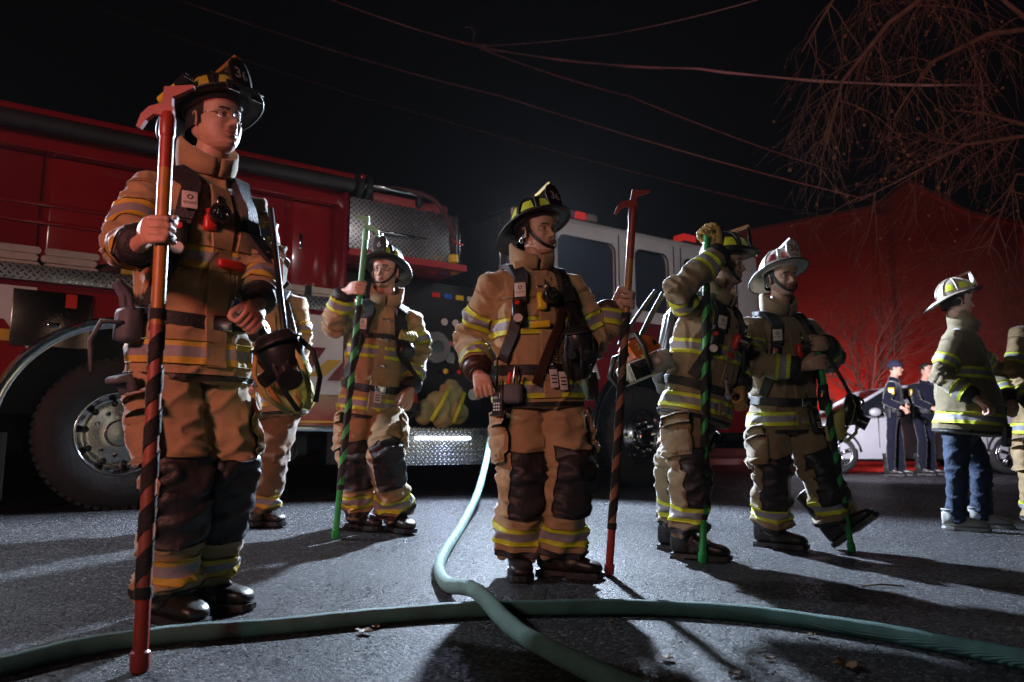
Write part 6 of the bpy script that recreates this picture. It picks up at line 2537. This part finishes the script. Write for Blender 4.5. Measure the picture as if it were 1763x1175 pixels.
F4 = person(dict(seed=5.2, label='firefighter in profile with a gloved hand raised to the top of a green pole', neck=(1230, 520, 4.20), pelvis=(1200, 690, 4.20), psi=38,
                 head=(1250, 456, 4.16), hpsi=64, hpitch=-2, face=dict(beard=True), hair=M_HAIRD,
                 arm=dict(R=[(1163, 506, 3.90), None], L=[(1262, 612, 4.40), (1276, 668, 4.22)]), hand=dict(R=('grip', on(pole4, .985), (pole_axis(pole4) + Vector((1.1, .2, 0))).normalized(), .0185, M_GLOVE), L=('fist', None, M_GLOVE)),
                 leg=dict(R=[(1188, 806, 4.04), (1188, 914, 4.10)], L=[(1160, 800, 4.34), (1163, 900, 4.42)]), foot=dict(R=(62, 0), L=(58, 0)), kneedir=dict(R=36, L=36), coat=M_TAN2, pants=M_TAN2,
                 helmet=dict(number='36', tilt=3, holder_m=P_ORG, goggles=True, **HB), extra=[f4_extra, chest_lamp(.62, 12), id_tag(.14, -4, .03, .075, 1), snaps(10, (.75,))]))

# --- white-helmeted officer, both hands on a pole
F5 = person(dict(seed=6.9, label='white-helmeted firefighter leaning both hands on a short green pole, one boot tipped up', neck=(1338, 540, 4.56), pelvis=(1348, 712, 4.58), psi=16,
                 head=(1346, 480, 4.52), hpsi=18, hpitch=0, face=dict(beard=True), hair=M_HAIRD,
                 arm=dict(R=[(1296, 628, 4.34), None], L=[(1432, 622, 4.66), None]),
                 hand=dict(R=('grip', on(pole5, .90), pole_axis(pole5), .017), L=('grip', on(pole5, .985), pole_axis(pole5), .017)),
                 leg=dict(R=[(1328, 818, 4.46), (1328, 908, 4.56)], L=[(1410, 812, 4.42), (1440, 898, 4.44)]), foot=dict(R=(50, 0), L=(52, 38)), kneedir=dict(R=14, L=26), coat=M_TAN2, pants=M_TAN2,
                 helmet=dict(shell_m=M_HWHT, shield_m=WSH, num_m=DRD, number='36|HAR', tilt=9, edge_m=M_RUB, under=M_BLK, holder_m=M_HWHT, refl=DRD), extra=[chest_lamp(.60, 8), radio(-.02, 20)]))

M_WORN = fabric('turnout_worn', (0.19, 0.15, 0.09), (0.09, 0.07, 0.05))
# --- heavy man in white helmet and jeans
F6 = person(dict(seed=7.7, label='heavy man in white helmet, turnout coat and blue jeans at the right', neck=(1655, 562, 5.44), pelvis=(1652, 735, 5.46), psi=50,
                 head=(1650, 520, 5.40), hpsi=70, hpitch=-3, head_scale=.95, face=dict(fat=.15), hair=M_HAIRD, belly=.11, bulk=1.0, shoulder=.20,
                 arm=dict(R=[(1618, 648, 5.28), (1676, 684, 5.12)], L=[(1715, 640, 5.70), (1740, 690, 5.50)]), hand=dict(R=('fist', None), L=('fist', None)),
                 leg=dict(R=[(1648, 812, 5.36), (1648, 892, 5.42)], L=[(1690, 810, 5.52), (1690, 886, 5.60)]), foot=dict(R=(55, 0), L=(58, 0)),
                 coat=M_WORN, pants=M_JEAN, kneepad=False, pocket='', leg_trim=False, fold=.95, legr=(.104, .096, .082, .072, .070), hem=.02, coathem=-.07, hem_band=0.08, chest_band=.52,
                 shoe=mat('shoe_grey', (.32, .31, .30), .7, var=.2), boot_scale=1.0, pack=False, no_band=(),
                 helmet=dict(shell_m=mat('helmet_cream', (.36, .30, .24), .45, var=.1, dirt=(.2, .14, .1), damt=.7, dscale=12), shield_m=WSH, num_m=DRD, number='36', tilt=16, edge_m=M_RUB, strap=False, holder_m=P_BRN, refl=M_YEL), extra=[radio(.0, -28, out=.05)]))

# --- person cut by the right edge
F7 = person(dict(seed=8.5, label='person in tan turnout coat cut off by the right edge of the picture', neck=(1808, 552, 5.62), pelvis=(1800, 735, 5.62), psi=-12,
                 head=(1806, 505, 5.60), hpsi=-30, face=dict(), arm=dict(R=[(1746, 650, 5.60), (1776, 694, 5.40)], L=[(1870, 650, 5.7), (1860, 715, 5.55)]), hand=dict(R=('fist', None), L=('fist', None)),
                 leg=dict(R=[(1785, 820, 5.58), (1790, 898, 5.62)], L=[(1830, 820, 5.60), (1835, 898, 5.66)]), foot=dict(R=(-10, 0), L=(10, 0)), pack=False, helmet=dict(number='36', **HB), voxel=.014))

# --- officers by the silver car
def badge_patch(c):
    J = c['J']
    a, b = J['shR'], J['elR']
    p = a.lerp(b, .38) + c['Rt'] * .062 + c['Fw'] * .03
    x, y, n = frame_on(p, (c['Rt'] + c['Fw'] * .4), Vector((0, 0, 1)))
    G().bbox(p, (.085, .10, .02), .006, Mx(x, y, n)).build('shoulder_patch', M_YELP, c['root'])
    G().bbox(p + n * .008, (.07, .05, .012), .004, Mx(x, y, n)).build('patch_field', M_BADGE, c['root'])


def duty_belt(c):
    path = [c['surf'](.10, a, .004) for a in range(-180, 181, 15)]
    b = ribbon(path, .06, .012, 'duty_belt', M_BLK, c['root'], 2)
    for ang, s in ((-95, (.05, .16, .05)), (-60, (.06, .08, .04)), (60, (.06, .08, .04)), (100, (.05, .12, .05))):
        p, n = c['surf'](.08, ang, .03)
        x, y, n = frame_on(p, n, Vector((0, 0, 1)))
        G().bbox(p - y * .03, s, .01, Mx(x, y, n)).build('belt_case', M_BLK, b)


def beanie(c):
    fr = c['fr']
    rings = []
    for la in (-12, 0, 15, 30, 45, 60, 75, 86):
        rings.append([in_frame(fr, (-.090 * math.cos(R(la)) * math.sin(R(lo)), .112 * math.cos(R(la)) * math.cos(R(lo)) - .006, .035 + .098 * math.sin(R(la)))) for lo in range(0, 360, 15)])
    b = G().loft(rings).build('knit_cap', mat('knit_navy', (.02, .022, .05), .95, bump=.6, bscale=70), c['root'])
    g = G()
    g.tube([in_frame(fr, (-.093 * math.sin(R(lo)), .115 * math.cos(R(lo)) - .006, .030)) for lo in range(0, 361, 15)], .012, 8, cap=False)
    g.build('cap_fold', mat('knit_navy', (0, 0, 0)), b)


def officer(u, Y, psi, label, hpsi, seed, cap, dy=0):
    S = 106 * 12.3 / Y
    f = lambda du, dz, dY=0: (u + du * S, 765 - (dz - .48) * S, Y + dY)
    return person(dict(seed=seed, label=label, uniform=True, voxel=.016, neck=f(0, 1.45), pelvis=f(0, .93), psi=psi, head=f(.03, 1.64), hpsi=hpsi, face=dict(), hair=M_HAIRD, skin=M_SKIN,
                       shoulder=.175, arm=dict(R=[f(-.10, 1.13, -.22), f(.10, 1.05, -.36)], L=[f(.16, 1.13, .12), f(.20, 1.05, -.12)]), hand=dict(R=('fist', None), L=('fist', None)), coat=M_NAVY, pants=M_NAVY,
                       leg=dict(R=[f(-.03, .52, -.08), f(-.04, .11, 0)], L=[f(.09, .52, .06), f(.12, .11, .15)]), foot=dict(R=(50, 0), L=(60, 0)), legr=(.10, .09, .082, .08, .082), hem=.04, fold=.7,
                       extra=[badge_patch, duty_belt] + ([beanie] if cap else [])))


officer(1538, 11.6, 55, 'police officer in navy uniform and knit cap beside the silver car', 60, 9.1, True)
officer(1592, 11.9, -20, 'bareheaded officer in dark uniform standing behind the man in jeans', 20, 9.9, False)

# ---- breathing masks hanging from the packs
hanging_mask(px(484, 612, 2.55), 20, 'black breathing mask with yellow head net hanging at the hip of the tall firefighter', 1.15, tilt=24, hang=px(466, 360, 2.72))
hanging_mask(px(996, 588, 3.36), 30, 'black breathing mask clipped to the chest of the middle firefighter', .98, net=M_BLK, tilt=10, hang=px(985, 520, 3.5))
hanging_mask(px(1458, 705, 4.40), 70, 'black breathing mask with pale net dangling beside the slanting green pole', 1.15, tilt=-25, hang=px(1395, 560, 4.45))

# ---- chainsaw slung behind the firefighter in profile
ORG = px(1098, 620, 4.05)
saw = thing('chainsaw', ORG, 'orange chainsaw marked 36 hanging by a strap beside the firefighter in profile', 'chainsaw')
tilt = Matrix.Rotation(R(-22), 3, 'Y') @ Matrix.Rotation(R(12), 3, 'Z')
SX, SY, SZ = tilt @ Vector((1, 0, 0)), tilt @ Vector((0, 1, 0)), tilt @ Vector((0, 0, 1))
sw = lambda a, b, c_: ORG + SX * a + SY * b + SZ * c_
SO = mat('saw_orange', (.62, .12, .02), .4, var=.1, dirt=(.2, .05, .02), damt=.5, dscale=16)
SG = mat('saw_grey', (.38, .35, .30), .5, var=.15, dirt=(.12, .1, .08), damt=.6, dscale=16)
G().prism([(-.04, .0), (-.055, .075), (-.03, .095), (.05, .10), (.105, .07), (.12, .0)], sw(0, 0, .01), SX, SZ, SY * .17).build('top_cover', SO, saw, smooth=False)
G().bbox(sw(.02, 0, -.055), (.27, .19, .11), .02, Mx(SX, SY, SZ)).build('crankcase', SG, saw)
st = G().bbox(sw(-.05, -.098, -.055), (.10, .012, .095), .008, Mx(SX, SY, SZ)).build('starter_grille', M_STEEL, saw)
for i in range(6):
    for j in range(6):
        G().box(sw(-.05 + (i - 2.5) * .015, -.1055, -.055 + (j - 2.5) * .014), (.009, .003, .008), Mx(SX, SY, SZ)).build('grille_slot', BLKP, st, smooth=False)
G().cyl(sw(.055, -.096, -.045), sw(.055, -.106, -.045), .026, 16).build('pull_cap', SG, saw, smooth='auto')
G().cyl(sw(.055, -.106, -.045), sw(.055, -.111, -.045), .014, 12).build('pull_cap_mark', M_BADGE, saw, smooth='auto')
G().tube([sw(-.09, -.02, -.09), sw(-.17, -.02, -.10), sw(-.19, -.02, -.03), sw(-.13, -.02, .05), sw(-.05, -.02, .05)], .017, 10).build('rear_handle', M_PLAS, saw)
G().tube([sw(.0, .11, -.10), sw(.01, .12, .06), sw(.015, .05, .14), sw(.015, -.08, .13), sw(.01, -.12, .05), sw(0, -.115, -.08)], .013, 10).build('front_handle', M_RUB, saw)
G().bbox(sw(.32, .04, -.06), (.40, .010, .075), .01, Mx(SX, SY, SZ)).build('guide_bar', M_STEEL, saw)
G().bbox(sw(.09, -.088, .052), (.02, .004, .03), .002, Mx(SX, SY, SZ)).build('kill_switch', M_PLAS, saw)
G().bbox(sw(.005, -.088, -.0), (.03, .003, .022), .002, Mx(SX, SY, SZ)).build('warning_label', M_YELP, saw)
lettering('36', .05, sw(.005, -.0875, .062), SX, SZ, WHT, saw, 'number', .004, lift=.002)
stt = [sw(.06, .0, .10), px(1120, 545, 4.1), px(1142, 505, 4.12)]
ribbon([(q, Vector((0, -1, 0))) for q in stt], .03, .006, 'carry_strap', M_BLK, saw)
ribbon([(q + Vector((-.03, 0, 0)), Vector((0, -1, 0))) for q in [sw(-.04, .0, .10), px(1105, 545, 4.1), px(1138, 500, 4.12)]], .02, .006, 'carry_strap', M_BLK, saw)
ORG = Vector((0, 0, 0))
for d in DBG:
    print(d)


# ---- thin smoke hanging in the air
hz = G().box((10, 34, 4.6), (92, 94, 11.4)).build('haze', [], None, smooth=False, origin=(0, 0, 0))
tag(hz, None, None, kind='stuff')
hm_ = bpy.data.materials.new('smoke')
hm_.use_nodes = True
nt_ = hm_.node_tree
nt_.nodes.remove(nt_.nodes['Principled BSDF'])
pv_ = nt_.nodes.new('ShaderNodeVolumePrincipled')
pv_.inputs['Color'].default_value = (.8, .8, .82, 1)
pv_.inputs['Density'].default_value = .0002
pv_.inputs['Anisotropy'].default_value = .3
nt_.links.new(pv_.outputs[0], nt_.nodes['Material Output'].inputs['Volume'])
hz.data.materials.append(hm_)
